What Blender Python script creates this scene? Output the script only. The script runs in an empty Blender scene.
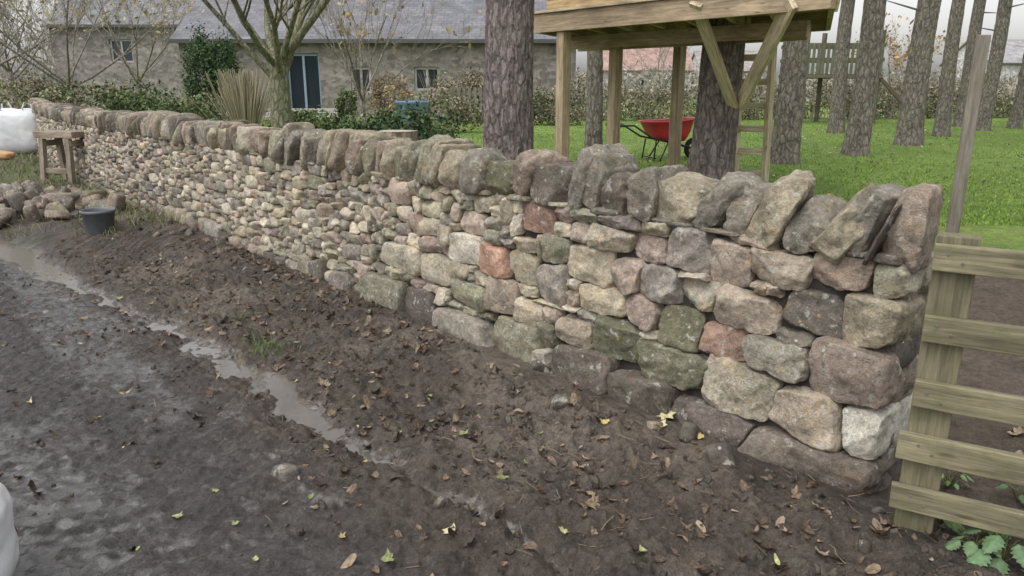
import bpy, math, random
import numpy as np
from mathutils import Vector
random.seed(7); RNG=np.random.default_rng(11)
R=random.random
def U(a,b): return a+(b-a)*random.random()
scene=bpy.context.scene
# ------------------------------------------------------------------ camera
F=745.0; PITCH=math.radians(15.2); CH=1.6
cp,sp=math.cos(PITCH),math.sin(PITCH)
cd=bpy.data.cameras.new("camera"); cam=bpy.data.objects.new("camera",cd); scene.collection.objects.link(cam)
cam.location=(0,0,CH); cam.rotation_euler=(math.radians(90)-PITCH,0,0)
cd.sensor_width=36; cd.lens=F/1024*36; cd.clip_end=2000; cd.clip_start=0.05
scene.camera=cam
def ray(px,py):
    u=(px-512)/F; v=(py-288)/F
    return np.array([u,cp-v*sp,-sp-v*cp])
def gp(px,py,z=0.0):
    d=ray(px,py); t=(CH-z)/-d[2]; return (d[0]*t,d[1]*t)
def at(px,Y): return (px-512)/F/1.03*Y
O=np.array([1.44,2.54]); D=np.array([-.655,.756]); D=D/np.linalg.norm(D); N=np.array([D[1],-D[0]])
BAT=.11; WLEN=33.0; WTOP=.965; WTH=.52
def unw(px,py):
    d=ray(px,py)
    t=(BAT*CH+O@N)/(d[:2]@N-BAT*d[2])
    P=d*t; P[2]+=CH
    return ((P[:2]-O)@D, P[2])
def bend(s): return .007*np.maximum(np.asarray(s,float)-12,0)**2
def W(s,q,z):
    p=O+D*s+N*(q+float(bend(s))); return np.array([p[0],p[1],z])
def wc(x,y):
    s=(x-O[0])*D[0]+(y-O[1])*D[1]
    return s, -((x-O[0])*N[0]+(y-O[1])*N[1])+bend(np.clip(s,0,40))
# ------------------------------------------------------------------ noise
def h2(ix,iy,seed):
    n=(ix.astype(np.int64)*374761393+iy.astype(np.int64)*668265263+seed*144269)&0xffffffff
    n=((n^(n>>13))*1274126177)&0xffffffff
    return ((n^(n>>16))&0xffff)/65535.0
def vn(x,y,seed=0):
    x=np.asarray(x,float);y=np.asarray(y,float)
    ix=np.floor(x);iy=np.floor(y);fx=x-ix;fy=y-iy
    fx=fx*fx*(3-2*fx);fy=fy*fy*(3-2*fy)
    a=h2(ix,iy,seed);b=h2(ix+1,iy,seed);c=h2(ix,iy+1,seed);d=h2(ix+1,iy+1,seed)
    return (a*(1-fx)+b*fx)*(1-fy)+(c*(1-fx)+d*fx)*fy
def fbm(x,y,oct=4,seed=0,g=.5):
    x=np.asarray(x,float);y=np.asarray(y,float)
    r=0;a=1;t=0
    for i in range(oct):
        c,s_=math.cos(.6*i),math.sin(.6*i)
        r=r+a*vn((x*c-y*s_)*2**i+i*7.3,(x*s_+y*c)*2**i-i*3.1,seed+i*17);t+=a;a*=g
    return r/t-.5
def ss(a,b,x):
    t=np.clip((x-a)/(b-a),0,1); return t*t*(3-2*t)
RS=[-3,.9,1.34,2.2,3.13,4.83,5.98,7.53,12,30]; RP=[1.1,1.15,1.19,1.22,1.29,1.44,1.62,1.72,1.9,2.0]
RW=[.02,.04,.08,.085,.10,.07,.11,.17,.15,.1]
def lanefn(x,y,s,p):
    a=fbm(x*7,y*7,3,141)*.5+fbm(x*19,y*19,2,142)*.5
    t=.5*np.sin((p+.10*fbm(s*.8,p,2,5))*9.5)*.3
    tread=np.sin(s*46+6*fbm(s*2,p*2,2,9))*ss(.15,.3,fbm(s*.6,p*3,2,15)+.25)*.08
    return a+t*.45+tread
def height(x,y):
    x=np.asarray(x,float);y=np.asarray(y,float)
    s,p=wc(x,y)
    r=np.sqrt(x*x+y*y); fade=1-ss(14,30,r)
    front=ss(-.2,.2,p)
    mid=ss(.0,.35,p)*(1-ss(1.3,1.9,p))
    lane=ss(1.4,1.9,p)
    back=ss(.5,4.5,-p)*.4
    h=back
    h=h+fade*mid*(fbm(x*2.6,y*2.6,3,3)*.085+.014)
    h=h+fade*(mid*.9+.25+.5*(1-front))*(fbm(x*8,y*8,4,9,.65)*.060)
    wx=fbm(x*5,y*5,2,60)*.12;wy=fbm(x*5,y*5,2,61)*.12
    rid=np.abs(fbm((x+wx)*13,(y+wy)*13,3,21,.6))*2
    h=h+fade*(mid*.9+.42*lane)*(.22-rid)*.055
    cl=np.maximum(fbm((x+wx)*24,(y+wy)*24,2,25),0.02)
    h=h+fade*(mid+.55*lane)*cl*.055
    h=h+fade*front*(fbm(x*38,y*38,2,31)*.016)
    la=lanefn(x,y,s,p)
    h=h+fade*lane*(np.maximum(la,-.16)*.050+fbm(s*.7,p*1.5,3,41)*.035-.006)
    h=h+.05*(1-ss(0,.9,p))*front
    pc=np.interp(s,RS,RP)+fbm(s*2.2,s*0+.5,3,77)*.30
    w=np.interp(s,RS,RW)*(1+1.4*fbm(s*3,s*0+4,2,78))
    g=np.exp(-((p-pc)/np.maximum(w,.02))**2)
    h=h-fade*g*.062*(s>-2)
    return h
def hz(x,y): return float(height(np.array([x]),np.array([y]))[0])
# ------------------------------------------------------------------ mesh accumulator
class Acc:
    def __init__(s): s.v=[];s.f=[];s.c=[];s.l=[];s.n=0
    def add(s,v,f,c,lc=None):
        v=np.asarray(v,float).reshape(-1,3); f=np.asarray(f,int)
        c=np.asarray(c,float)
        if c.ndim==1: c=np.tile(c,(len(v),1))
        if c.shape[1]==3: c=np.hstack([c,np.zeros((len(c),1))])
        s.v.append(v); s.f.append(f+s.n); s.c.append(c); s.l.append(v*1.0 if lc is None else np.asarray(lc,float)); s.n+=len(v)
    def build(s,name,mat,parent=None,smooth=True,bevel=0,loc=None):
        me=bpy.data.meshes.new(name)
        v=np.vstack(s.v); me.vertices.add(len(v)); me.vertices.foreach_set("co",v.ravel().astype(np.float32))
        idx=np.concatenate([f.ravel() for f in s.f]); tot=np.concatenate([np.full(len(f),f.shape[1]) for f in s.f])
        st=np.concatenate([[0],np.cumsum(tot)[:-1]])
        me.loops.add(len(idx)); me.loops.foreach_set("vertex_index",idx.astype(np.int32))
        me.polygons.add(len(tot)); me.polygons.foreach_set("loop_start",st.astype(np.int32))
        me.update(calc_edges=True); me.validate()
        a=me.attributes.new("Col","FLOAT_COLOR","POINT"); a.data.foreach_set("color",np.vstack(s.c).ravel().astype(np.float32))
        b=me.attributes.new("lc","FLOAT_VECTOR","POINT"); b.data.foreach_set("vector",np.vstack(s.l).ravel().astype(np.float32))
        me.polygons.foreach_set("use_smooth",[smooth]*len(me.polygons))
        if mat: me.materials.append(mat)
        ob=bpy.data.objects.new(name,me); scene.collection.objects.link(ob)
        if parent: ob.parent=parent
        if bevel:
            m=ob.modifiers.new("bevel","BEVEL"); m.width=bevel; m.segments=2; m.limit_method='ANGLE'
        return ob
def empty(name,loc=(0,0,0)):
    e=bpy.data.objects.new(name,None); e.empty_display_size=.2; scene.collection.objects.link(e); e.location=loc; return e
BF=np.array([[0,1,3,2],[4,6,7,5],[0,4,5,1],[2,3,7,6],[0,2,6,4],[1,5,7,3]])
def beam(acc,p0,p1,w,h,col,up=(0,0,1),side=None):
    p0=np.array(p0,float);p1=np.array(p1,float);a=p1-p0;L=np.linalg.norm(a);a=a/L
    if side is None:
        up=np.array(up,float)
        if abs(a@up)>.95: up=np.array([N[0],N[1],0.])
        sd=np.cross(a,up);sd/=np.linalg.norm(sd)
    else:
        sd=np.array(side,float); sd=sd-a*(a@sd); sd/=np.linalg.norm(sd)
    up2=np.cross(sd,a)
    v=[];lc=[];o=U(0,50)
    for i in (0,1):
        for j in (-1,1):
            for k in (-1,1):
                v.append(p0+a*L*i+sd*w/2*j+up2*h/2*k); lc.append([L*i+o,j*w/2+o,k*h/2+o*.7])
    c=np.array(col)*U(.88,1.1)
    acc.add(v,BF,c,lc)
def tube(acc,pts,rad,sides,col,cap=False):
    pts=np.array(pts,float);n=len(pts)
    t=np.gradient(pts,axis=0);t/=np.linalg.norm(t,axis=1)[:,None]+1e-9
    ref=np.array([1,0,0.]) if abs(t[0][0])<.8 else np.array([0,1.,0])
    a=np.cross(t,ref);a/=np.linalg.norm(a,axis=1)[:,None]+1e-9;b=np.cross(t,a)
    th=np.linspace(0,2*np.pi,sides,endpoint=False)
    r=np.array(rad)[:,None,None]
    v=pts[:,None,:]+r*(np.cos(th)[None,:,None]*a[:,None,:]+np.sin(th)[None,:,None]*b[:,None,:])
    i=np.arange(n-1)[:,None]*sides;j=np.arange(sides)[None,:];j2=(j+1)%sides
    f=np.stack([i+j,i+j2,i+sides+j2,i+sides+j],-1).reshape(-1,4)
    acc.add(v.reshape(-1,3),f,col)
    if cap:
        for k,ring in ((0,v[0]),(n-1,v[-1])):
            c=ring.mean(0); vv=np.vstack([ring,c]); ff=[[q,(q+1)%sides,sides] for q in range(sides)]
            acc.add(vv,ff,col)
# ------------------------------------------------------------------ stones
def cubegrid(n):
    pts={};vl=[];fl=[]
    def gid(p):
        k=tuple(int(round(q*n)) for q in p)
        if k not in pts: pts[k]=len(vl);vl.append([q/n*2-1 for q in k])
        return pts[k]
    for ax in range(3):
        for sd in (0,1):
            for i in range(n):
                for j in range(n):
                    q=[]
                    for (a,b) in ((i,j),(i+1,j),(i+1,j+1),(i,j+1)):
                        p=[0,0,0];p[ax]=sd;p[(ax+1)%3]=a/n;p[(ax+2)%3]=b/n;q.append(gid(p))
                    if sd==0:q=q[::-1]
                    fl.append(q)
    return np.array(vl),np.array(fl)
TM={n:cubegrid(n) for n in (2,3,5,9,14,22)}
for n in (9,14,22):
    v,f=TM[n]; TM[n]=(np.sign(v)*np.abs(v)**.78,f)
def vn3(p,seed):
    return (vn(p[:,0]+p[:,2]*.37,p[:,1]+p[:,2]*.61,seed)+vn(p[:,1]-p[:,0]*.3+9,p[:,2]+p[:,0]*.5,seed+3)+vn(p[:,2]+5,p[:,0]-p[:,1]*.4,seed+7))/3-.5
def stone(acc,c,ax,half,col,k=9,n=5,cuts=5,amp=.05,moss=0.,taper=.1,split=.0,deep=(.93,1.2),rough=0.):
    p,f=TM[n]; p=p.copy()
    p=p/(np.sum(np.abs(p)**k,1)**(1/k))[:,None]
    for i in range(cuts):
        nr=RNG.normal(size=3);nr/=np.linalg.norm(nr)
        sup=np.abs(nr).sum(); cc=U(*deep)*(.42+.52*sup); d=p@nr
        p-=np.outer(np.maximum(d-cc,0),nr)
    for i in range(int(split)):
        nr=np.array([U(-.28,.28),-1,U(-.3,.3)]);nr/=np.linalg.norm(nr);cc=U(.84,1.0);d=p@nr
        p-=np.outer(np.maximum(d-cc,0),nr)
    dis=0
    for i in range(6):
        fr=RNG.normal(size=3)*(1.2+i*1.5); dis=dis+np.sin(p@fr+U(0,6.28))*amp/(1+i*.5)
    p=p*(1+dis)[:,None]
    p[:,0]*=1+U(-taper,taper)*p[:,2]; p[:,2]*=1+U(-taper,taper)*p[:,0]
    p[:,2]+=U(-taper,taper)*.7*p[:,0]; p[:,0]+=U(-taper,taper)*.7*p[:,2]
    loc=p*np.array(half)
    if rough and n>=9:
        sd=random.randint(0,999);nrm=p/np.linalg.norm(p,axis=1)[:,None]
        loc=loc+nrm*((vn3(loc*28,sd)*.020+vn3(loc*70,sd+20)*.008)*rough)[:,None]
    v=np.array(c)+loc@np.array(ax)
    fr=RNG.normal(size=3)*2.
    vv=1+.11*np.sin(p@fr+U(0,6))+.07*np.sin(p@(fr[::-1]*2.3)+U(0,6))
    cl=np.outer(vv,np.array(col)); cl=np.hstack([cl,np.full((len(cl),1),moss)])
    acc.add(v,f,cl)
# ------------------------------------------------------------------ materials
def newmat(name):
    m=bpy.data.materials.new(name);m.use_nodes=True;nt=m.node_tree;nt.nodes.clear()
    o=nt.nodes.new("ShaderNodeOutputMaterial");b=nt.nodes.new("ShaderNodeBsdfPrincipled");nt.links.new(b.outputs[0],o.inputs[0])
    return m,nt,b
class G:
    def __init__(s,nt): s.nt=nt
    def n(s,t,**k):
        x=s.nt.nodes.new(t)
        for a,b in k.items(): setattr(x,a,b)
        return x
    def L(s,a,b): s.nt.links.new(a,b)
    def attr(s,name): return s.n("ShaderNodeAttribute",attribute_name=name)
    def co(s): return s.n("ShaderNodeTexCoord").outputs["Object"]
    def noise(s,vec,scale,detail=4,rough=.55,dist=0):
        x=s.n("ShaderNodeTexNoise");x.inputs["Scale"].default_value=scale;x.inputs["Detail"].default_value=detail
        x.inputs["Roughness"].default_value=rough;x.inputs["Distortion"].default_value=dist;s.L(vec,x.inputs["Vector"]);return x.outputs["Fac"]
    def vor(s,vec,scale,feat='F1'):
        x=s.n("ShaderNodeTexVoronoi");x.feature=feat;x.inputs["Scale"].default_value=scale;s.L(vec,x.inputs["Vector"]);return x
    def mp(s,vec,sc):
        x=s.n("ShaderNodeMapping");x.inputs["Scale"].default_value=sc;s.L(vec,x.inputs["Vector"]);return x.outputs[0]
    def rng(s,v,a,b,c=0,d=1,sm=False):
        x=s.n("ShaderNodeMapRange");x.clamp=True
        if sm:x.interpolation_type='SMOOTHSTEP'
        for i,q in enumerate((a,b,c,d)): x.inputs[i+1].default_value=q
        s.L(v,x.inputs[0]);return x.outputs[0]
    def mul(s,a,b,op="MULTIPLY"):
        x=s.n("ShaderNodeMath",operation=op)
        for i,q in enumerate((a,b)):
            if isinstance(q,(int,float)):x.inputs[i].default_value=q
            else:s.L(q,x.inputs[i])
        return x.outputs[0]
    def mix(s,fac,a,b,bt="MIX"):
        x=s.n("ShaderNodeMix",data_type='RGBA',blend_type=bt)
        for sock,q in ((x.inputs[0],fac),(x.inputs[6],a),(x.inputs[7],b)):
            if isinstance(q,(int,float)):sock.default_value=q
            elif isinstance(q,tuple):sock.default_value=(*q,1)
            else:s.L(q,sock)
        return x.outputs[2]
    def scale(s,col,f):
        x=s.n("ShaderNodeVectorMath",operation="SCALE");s.L(col,x.inputs[0])
        if isinstance(f,(int,float)):x.inputs["Scale"].default_value=f
        else:s.L(f,x.inputs["Scale"])
        return x.outputs[0]
    def bump(s,h,strength,dist,prev=None):
        x=s.n("ShaderNodeBump");x.inputs["Distance"].default_value=dist
        if isinstance(strength,(int,float)): x.inputs["Strength"].default_value=strength
        else: s.L(strength,x.inputs["Strength"])
        s.L(h,x.inputs["Height"])
        if prev:s.L(prev,x.inputs["Normal"])
        return x.outputs[0]
def m_stone(name="rubble_stone"):
    m,nt,b=newmat(name);g=G(nt);a=g.attr("Col");co=g.co()
    n1=g.noise(co,9,6,.6);n2=g.noise(co,42,6,.7);n3=g.noise(co,170,4,.65)
    c=g.scale(a.outputs["Color"],g.rng(n1,.3,.7,.72,1.26))
    c=g.scale(c,g.rng(n2,.3,.7,.62,1.36)); c=g.scale(c,g.rng(n3,.3,.7,.74,1.24))
    n4=g.noise(g.mp(co,(1,1,1.6)),7.3,5,.6)
    c=g.mix(g.rng(n4,.54,.7,0,.5,True),c,g.mix(1.,c,(1.1,.88,.66),"MULTIPLY"))
    dk=g.noise(co,4.6,6,.65)
    c=g.mix(g.rng(dk,.56,.74,0,.5,True),c,(.085,.074,.064))
    ml=g.noise(co,12,7,.78)
    thr=g.mul(ml,g.mul(a.outputs["Alpha"],.13),"ADD")
    c=g.mix(g.rng(thr,.60,.72,0,.65,True),c,g.mix(n2,(.05,.052,.028),(.19,.185,.12)))
    li=g.noise(co,15,6,.72)
    c=g.mix(g.rng(li,.575,.65,0,.72,True),c,(.50,.485,.42))
    v1=g.vor(g.mp(co,(1,1,1)),26);e=g.n("ShaderNodeSeparateColor");g.L(v1.outputs["Color"],e.inputs[0])
    spot=g.mul(g.rng(g.mul(v1.outputs["Distance"],g.mul(n2,.35),"ADD"),.33,.42,1,0,True),g.rng(e.outputs[0],.80,.84,0,1),"MULTIPLY")
    c=g.mix(g.mul(spot,.7),c,(.55,.53,.46))
    sp2=g.mul(g.rng(g.mul(v1.outputs["Distance"],g.mul(n2,.4),"ADD"),.36,.46,1,0,True),g.rng(e.outputs[1],.955,.965,0,1),"MULTIPLY")
    c=g.mix(g.mul(sp2,.7),c,(.42,.30,.09))
    g.L(c,b.inputs["Base Color"]);b.inputs["Roughness"].default_value=.9;b.inputs["Specular IOR Level"].default_value=.22
    bp=g.bump(n1,.6,.03);bp=g.bump(n2,.95,.014,bp);bp=g.bump(n3,.7,.004,bp);g.L(bp,b.inputs["Normal"]);return m
def m_ground():
    m,nt,b=newmat("mud_and_grass");g=G(nt);a=g.attr("Col");co=g.co()
    n1=g.noise(co,6,6,.65);n2=g.noise(co,34,6,.72);n3=g.noise(co,120,5,.7)
    c=g.scale(a.outputs["Color"],g.rng(n1,.3,.7,.75,1.3));c=g.scale(c,g.rng(n2,.3,.7,.6,1.45));c=g.scale(c,g.rng(n3,.3,.7,.66,1.4))
    wet=a.outputs["Alpha"]
    fn_=g.mul(g.noise(co,22,6,.72),g.mul(g.noise(co,5,3,.6),.35),"ADD")
    film=g.rng(g.mul(wet,g.mul(fn_,.675,"SUBTRACT"),"ADD"),.52,.86,0,1,True)
    c=g.mix(film,c,g.mix(1.,c,(.66,.64,.63),"MULTIPLY"))
    g.L(c,b.inputs["Base Color"])
    r=g.mul(g.rng(wet,0,.6,.85,.50),g.rng(film,0,1,1.,.30),"MULTIPLY");g.L(r,b.inputs["Roughness"])
    g.L(g.rng(film,0,1,.4,1.),b.inputs["Specular IOR Level"])
    bp=g.bump(n2,g.rng(film,0,1,1.,.30),.035);bp=g.bump(n3,g.rng(film,0,1,1.,.2),.010,bp);g.L(bp,b.inputs["Normal"]);return m
def m_leaf(name,rough=.6):
    m,nt,b=newmat(name);g=G(nt);a=g.attr("Col")
    n=g.noise(g.co(),60,3,.5)
    g.L(g.scale(a.outputs["Color"],g.rng(n,.3,.7,.8,1.2)),b.inputs["Base Color"]);b.inputs["Roughness"].default_value=rough;b.inputs["Specular IOR Level"].default_value=.25
    return m
def m_wood(name,moss=0.,rough=.75):
    m,nt,b=newmat(name);g=G(nt);a=g.attr("Col");lc=g.attr("lc").outputs["Vector"]
    gr=g.noise(g.mp(lc,(2.2,38,38)),1.5,6,.65,.6);bl=g.noise(g.mp(lc,(2,6,6)),1.2,4,.6);fi=g.noise(g.mp(lc,(8,160,160)),1.5,3,.6)
    c=g.scale(a.outputs["Color"],g.rng(gr,.3,.7,.55,1.3));c=g.scale(c,g.rng(bl,.3,.7,.7,1.2));c=g.scale(c,g.rng(fi,.3,.7,.8,1.15))
    if moss:
        c=g.mix(g.rng(g.noise(g.co(),11,5,.6),.48,.68,0,moss,True),c,(.12,.125,.06))
        c=g.mix(g.rng(g.noise(g.co(),5,6,.7),.54,.72,0,.5,True),c,(.09,.08,.06))
    kn=g.vor(g.mp(lc,(3,14,14)),1.)
    c=g.mix(g.rng(kn.outputs["Distance"],.05,.14,.6,0,True),c,(.06,.04,.025))
    g.L(c,b.inputs["Base Color"]);b.inputs["Roughness"].default_value=rough;b.inputs["Specular IOR Level"].default_value=.25
    g.L(g.bump(gr,.6,.004),b.inputs["Normal"]);return m
def m_bark(name,moss=.3,sc=1.):
    m,nt,b=newmat(name);g=G(nt);a=g.attr("Col");co=g.co()
    q=g.mp(co,(1,1,.38));wn=g.n("ShaderNodeTexNoise");wn.inputs["Scale"].default_value=14;wn.inputs["Detail"].default_value=4;g.L(q,wn.inputs["Vector"])
    ds=g.n("ShaderNodeVectorMath",operation="MULTIPLY_ADD");g.L(wn.outputs["Color"],ds.inputs[0]);ds.inputs[1].default_value=(.09,.09,.09);g.L(q,ds.inputs[2])
    v=g.vor(ds.outputs[0],15*sc,'DISTANCE_TO_EDGE');e=g.rng(v.outputs["Distance"],0,.2,0,1,True)
    n0=g.noise(q,26*sc,5,.65,.6)
    n2=g.noise(g.mp(co,(1,1,.6)),60,6,.72);n1=g.noise(co,3,4,.6)
    c=g.scale(a.outputs["Color"],g.rng(e,0,1,.62,1.08));c=g.scale(c,g.rng(n0,.3,.7,.7,1.3));c=g.scale(c,g.rng(n2,.3,.7,.6,1.4));c=g.scale(c,g.rng(n1,.3,.7,.78,1.2))
    c=g.mix(g.rng(n1,.5,.68,0,moss,True),c,g.mix(n2,(.08,.08,.045),(.20,.195,.125)))
    g.L(c,b.inputs["Base Color"]);b.inputs["Roughness"].default_value=.92;b.inputs["Specular IOR Level"].default_value=.2
    bp=g.bump(e,.6,.02);bp=g.bump(n0,.7,.02,bp);bp=g.bump(n2,.8,.010,bp);g.L(bp,b.inputs["Normal"]);return m
def m_plain(name,rough=.5,var=.12,nsc=12,metal=0,bump=.1):
    m,nt,b=newmat(name);g=G(nt);a=g.attr("Col");n=g.noise(g.co(),nsc,6,.65)
    g.L(g.scale(a.outputs["Color"],g.rng(n,.3,.7,1-var,1+var)),b.inputs["Base Color"]);b.inputs["Roughness"].default_value=rough;b.inputs["Metallic"].default_value=metal
    if bump:g.L(g.bump(n,bump,.01),b.inputs["Normal"])
    return m
def m_masonry():
    m,nt,b=newmat("barn_masonry");g=G(nt);a=g.attr("Col");co=g.co()
    sep=g.n("ShaderNodeSeparateXYZ");g.L(co,sep.inputs[0]);cb=g.n("ShaderNodeCombineXYZ")
    g.L(g.mul(sep.outputs[0],sep.outputs[1],"ADD"),cb.inputs[0]);g.L(sep.outputs[2],cb.inputs[1])
    v=g.vor(g.mp(cb.outputs[0],(1,1.7,1)),4.)
    e=g.n("ShaderNodeSeparateColor");g.L(v.outputs["Color"],e.inputs[0])
    c=g.scale(a.outputs["Color"],g.rng(e.outputs[0],0,1,.65,1.3));c=g.scale(c,g.rng(g.noise(co,6,5,.6),.3,.7,.75,1.2));c=g.scale(c,g.rng(g.noise(co,.8,4,.6),.3,.7,.8,1.15))
    g.L(c,b.inputs["Base Color"]);b.inputs["Roughness"].default_value=.9;g.L(g.bump(v.outputs["Distance"],.4,.03),b.inputs["Normal"]);return m
def m_slate():
    m,nt,b=newmat("roof_slates");g=G(nt);a=g.attr("Col");lc=g.attr("lc").outputs["Vector"]
    br=g.n("ShaderNodeTexBrick");br.inputs["Scale"].default_value=1.;br.inputs["Brick Width"].default_value=.32;br.inputs["Row Height"].default_value=.22;br.inputs["Mortar Size"].default_value=.012
    br.inputs["Color1"].default_value=(.8,.8,.8,1);br.inputs["Color2"].default_value=(1.15,1.15,1.15,1);br.inputs["Mortar"].default_value=(.55,.55,.55,1)
    g.L(lc,br.inputs["Vector"])
    c=g.mix(1.,a.outputs["Color"],br.outputs["Color"],"MULTIPLY");c=g.scale(c,g.rng(g.noise(g.co(),1.5,5,.6),.3,.7,.7,1.25))
    g.L(c,b.inputs["Base Color"]);b.inputs["Roughness"].default_value=.6;g.L(g.bump(br.outputs["Fac"],-.4,.01),b.inputs["Normal"]);return m
M_STONE=m_stone();M_GROUND=m_ground();M_LEAF=m_leaf("foliage");M_DLEAF=m_leaf("dead_leaves",.4)
M_FENCE=m_wood("treated_fence_timber",.5);M_SAWN=m_wood("sawn_timber",.0);M_OLDW=m_wood("weathered_timber",.25)
M_PINE=m_bark("pine_bark",.12);M_PINE2=m_bark("pine_bark_mossy",.5);M_BARK=m_bark("smooth_mossy_bark",.75,.8);M_TWIG=m_plain("twigs",.9,.2,3,0,0)
M_MASON=m_masonry();M_SLATE=m_slate();M_PAINT=m_plain("painted_steel",.35,.12,9);M_PLAST=m_plain("plastic",.45,.12,14);M_RUB=m_plain("rubber",.8,.2,20)
M_FAB=m_plain("woven_polypropylene",.6,.08,5,0,.5);M_MUD=m_plain("mud",.38,.4,90,0,1.);M_CORE=m_plain("wall_hearting",.95,.3,20,0,.8)
def m_glass():
    m,nt,b=newmat("window_glass");b.inputs["Base Color"].default_value=(.03,.04,.05,1);b.inputs["Roughness"].default_value=.05;return m
def m_water():
    m,nt,b=newmat("muddy_water");g=G(nt);b.inputs["Base Color"].default_value=(.12,.105,.09,1);b.inputs["Roughness"].default_value=.04;b.inputs["IOR"].default_value=1.5
    b.inputs["Specular IOR Level"].default_value=1.
    g.L(g.bump(g.noise(g.co(),16,3,.5),.12,.01),b.inputs["Normal"]);return m
M_GLASS=m_glass();M_WATER=m_water()
# ------------------------------------------------------------------ ground
def axis(a,b,step,lo,hi,gr=1.09):
    m=list(np.arange(a,b,step)); x=a;d=step;L=[]
    while x>lo: d*=gr;x-=d;L.append(x)
    x=m[-1];d=step;H=[]
    while x<hi: d*=gr;x+=d;H.append(x)
    return np.array(L[::-1]+m+H)
gx=axis(-4.6,2.3,.0125,-420,420,1.07);gy=axis(1.3,6.2,.0125,-60,600,1.07)
X,Y=np.meshgrid(gx,gy);Z=height(X,Y)
s_,p_=wc(X,Y)
def mixc(a,b,t): return a*(1-t[...,None])+b*t[...,None]
A=lambda *c:np.array(c,float)
nz=fbm(X*1.3,Y*1.3,4,55);nz2=fbm(X*5,Y*5,4,56)
mudc=A(.105,.083,.066);dry=A(.19,.158,.124);lanec=A(.080,.072,.067)
C=np.tile(mudc,X.shape+(1,))
C=mixc(C,dry,ss(.0,.20,nz+nz2*.5)*.8*(1-ss(.8,1.5,p_)))
C=mixc(C,A(.045,.036,.030),ss(.03,.22,nz2-nz*.4)*.7)
C=mixc(C,lanec,ss(1.25,1.8,p_+nz*.6))
lane=ss(1.3,1.8,p_+nz*.4);la=lanefn(X,Y,s_,p_)
streak=ss(-.08,.14,fbm(s_*.45,p_*3.2,3,200))
hol=ss(.05,-.14,la)
wet=.32+.25*ss(-.05,.15,nz2)
wet=wet*(1-lane)+lane*(.48+.42*hol*(.35+.65*streak)+.14*streak)
near_rut=np.exp(-((p_-np.interp(s_,RS,RP))/.35)**2)
wet=wet+near_rut*.35*ss(.02,-.02,Z)
wet=wet*(p_>.1)
thr=np.interp(s_,[-12,-1,.5,3],[5.4,5.2,3.5,1.4])
lawn=ss(-.3,.3,-p_-thr+nz*1.5)
gcol=mixc(np.tile(A(.135,.215,.04),X.shape+(1,)),A(.20,.28,.06),ss(-.2,.3,nz))
C=C*(1-lawn[...,None])+gcol*lawn[...,None]
back=ss(.0,-.4,p_)*(1-lawn);C=mixc(C,A(.13,.10,.075),back*.8)
ver=ss(8.5,11,s_+nz*4)*ss(.0,.2,nz2+nz+.12)*(p_>0)*(1-ss(1.5,2.2,p_)) + ss(7,9.,s_+nz*3)*ss(3.4,4.2,p_+nz)+ss(60,90,np.hypot(X,Y))
ver=np.clip(ver,0,1);C=mixc(C,A(.11,.135,.05),ver*.9);wet=np.clip(wet*(1-ver)*(1-lawn),0,1)
ny,nx=X.shape
idx=np.arange(ny*nx).reshape(ny,nx)
Fq=np.stack([idx[:-1,:-1],idx[:-1,1:],idx[1:,1:],idx[1:,:-1]],-1).reshape(-1,4)
ga=Acc();ga.add(np.stack([X,Y,Z],-1).reshape(-1,3),Fq,np.concatenate([C,wet[...,None]],-1).reshape(-1,4))
ga.build("ground",M_GROUND)
wa=Acc();sv=np.linspace(.9,13,120)
for s0,s1 in zip(sv[:-1],sv[1:]):
    pr=[]
    for s in (s0,s1):
        pc=np.interp(s,RS,RP);hw=.26+.04*min(s,8);hi=hw if s<5 else hw+min((s-5)*.35,1.0)
        pr.append((pc-hw*.8,pc+hi))
    z=-.028
    wa.add([W(s0,-pr[0][0],z),W(s0,-pr[0][1],z),W(s1,-pr[1][1],z),W(s1,-pr[1][0],z)],[[0,1,2,3]],(.1,.1,.1))
wa.build("puddle_water",M_WATER)
# ------------------------------------------------------------------ dry stone wall
PAL={'p':(.38,.305,.25),'b':(.44,.385,.285),'g':(.34,.31,.26),'L':(.53,.475,.375),'d':(.18,.155,.135),'n':(.32,.30,.22),'r':(.32,.215,.17),
     'w':(.66,.62,.54),'k':(.25,.215,.18),'q':(.43,.355,.285),'o':(.42,.265,.19),'m':(.24,.23,.155)}
hand=[(868,264,918,305,'n'),(806,253,870,295,'p'),(748,256,806,284,'q'),(706,250,750,288,'p'),(664,241,706,272,'g'),
(838,296,915,350,'b'),(776,290,842,335,'d'),(711,286,776,332,'q'),(675,275,712,312,'L'),(638,265,675,302,'g'),(808,338,907,410,'p'),
(738,333,808,380,'g'),(694,322,740,364,'r'),(655,305,698,348,'m'),(620,296,660,333,'p'),(833,404,897,472,'w'),(767,382,836,447,'q'),
(699,365,768,422,'b'),(638,352,700,390,'n'),(738,432,888,540,'k'),(665,395,738,480,'k'),(607,370,666,450,'k'),(590,325,636,365,'m'),
(548,352,607,425,'d'),(535,328,562,352,'n'),(575,290,622,328,'b'),(610,262,638,296,'p'),(563,252,608,288,'b'),(588,232,625,252,'b'),
(630,238,664,262,'p'),(530,272,562,300,'g'),(503,256,532,285,'b'),(478,250,503,276,'o'),(447,240,478,262,'L'),(487,325,546,395,'n'),
(432,316,487,375,'g'),(398,290,432,355,'d'),(365,280,398,335,'n'),(510,305,545,328,'b'),(485,285,515,310,'q'),(415,258,445,284,'L'),
(450,285,482,306,'n'),(380,245,412,268,'L'),(540,236,563,262,'n'),(520,215,548,232,'r')]
res=.01;NS=int(WLEN/res);NZ=102;z0=-.06;E0i=9
occ=np.zeros((NZ,NS),bool);occ[:,:E0i]=True;rects=[]
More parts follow.
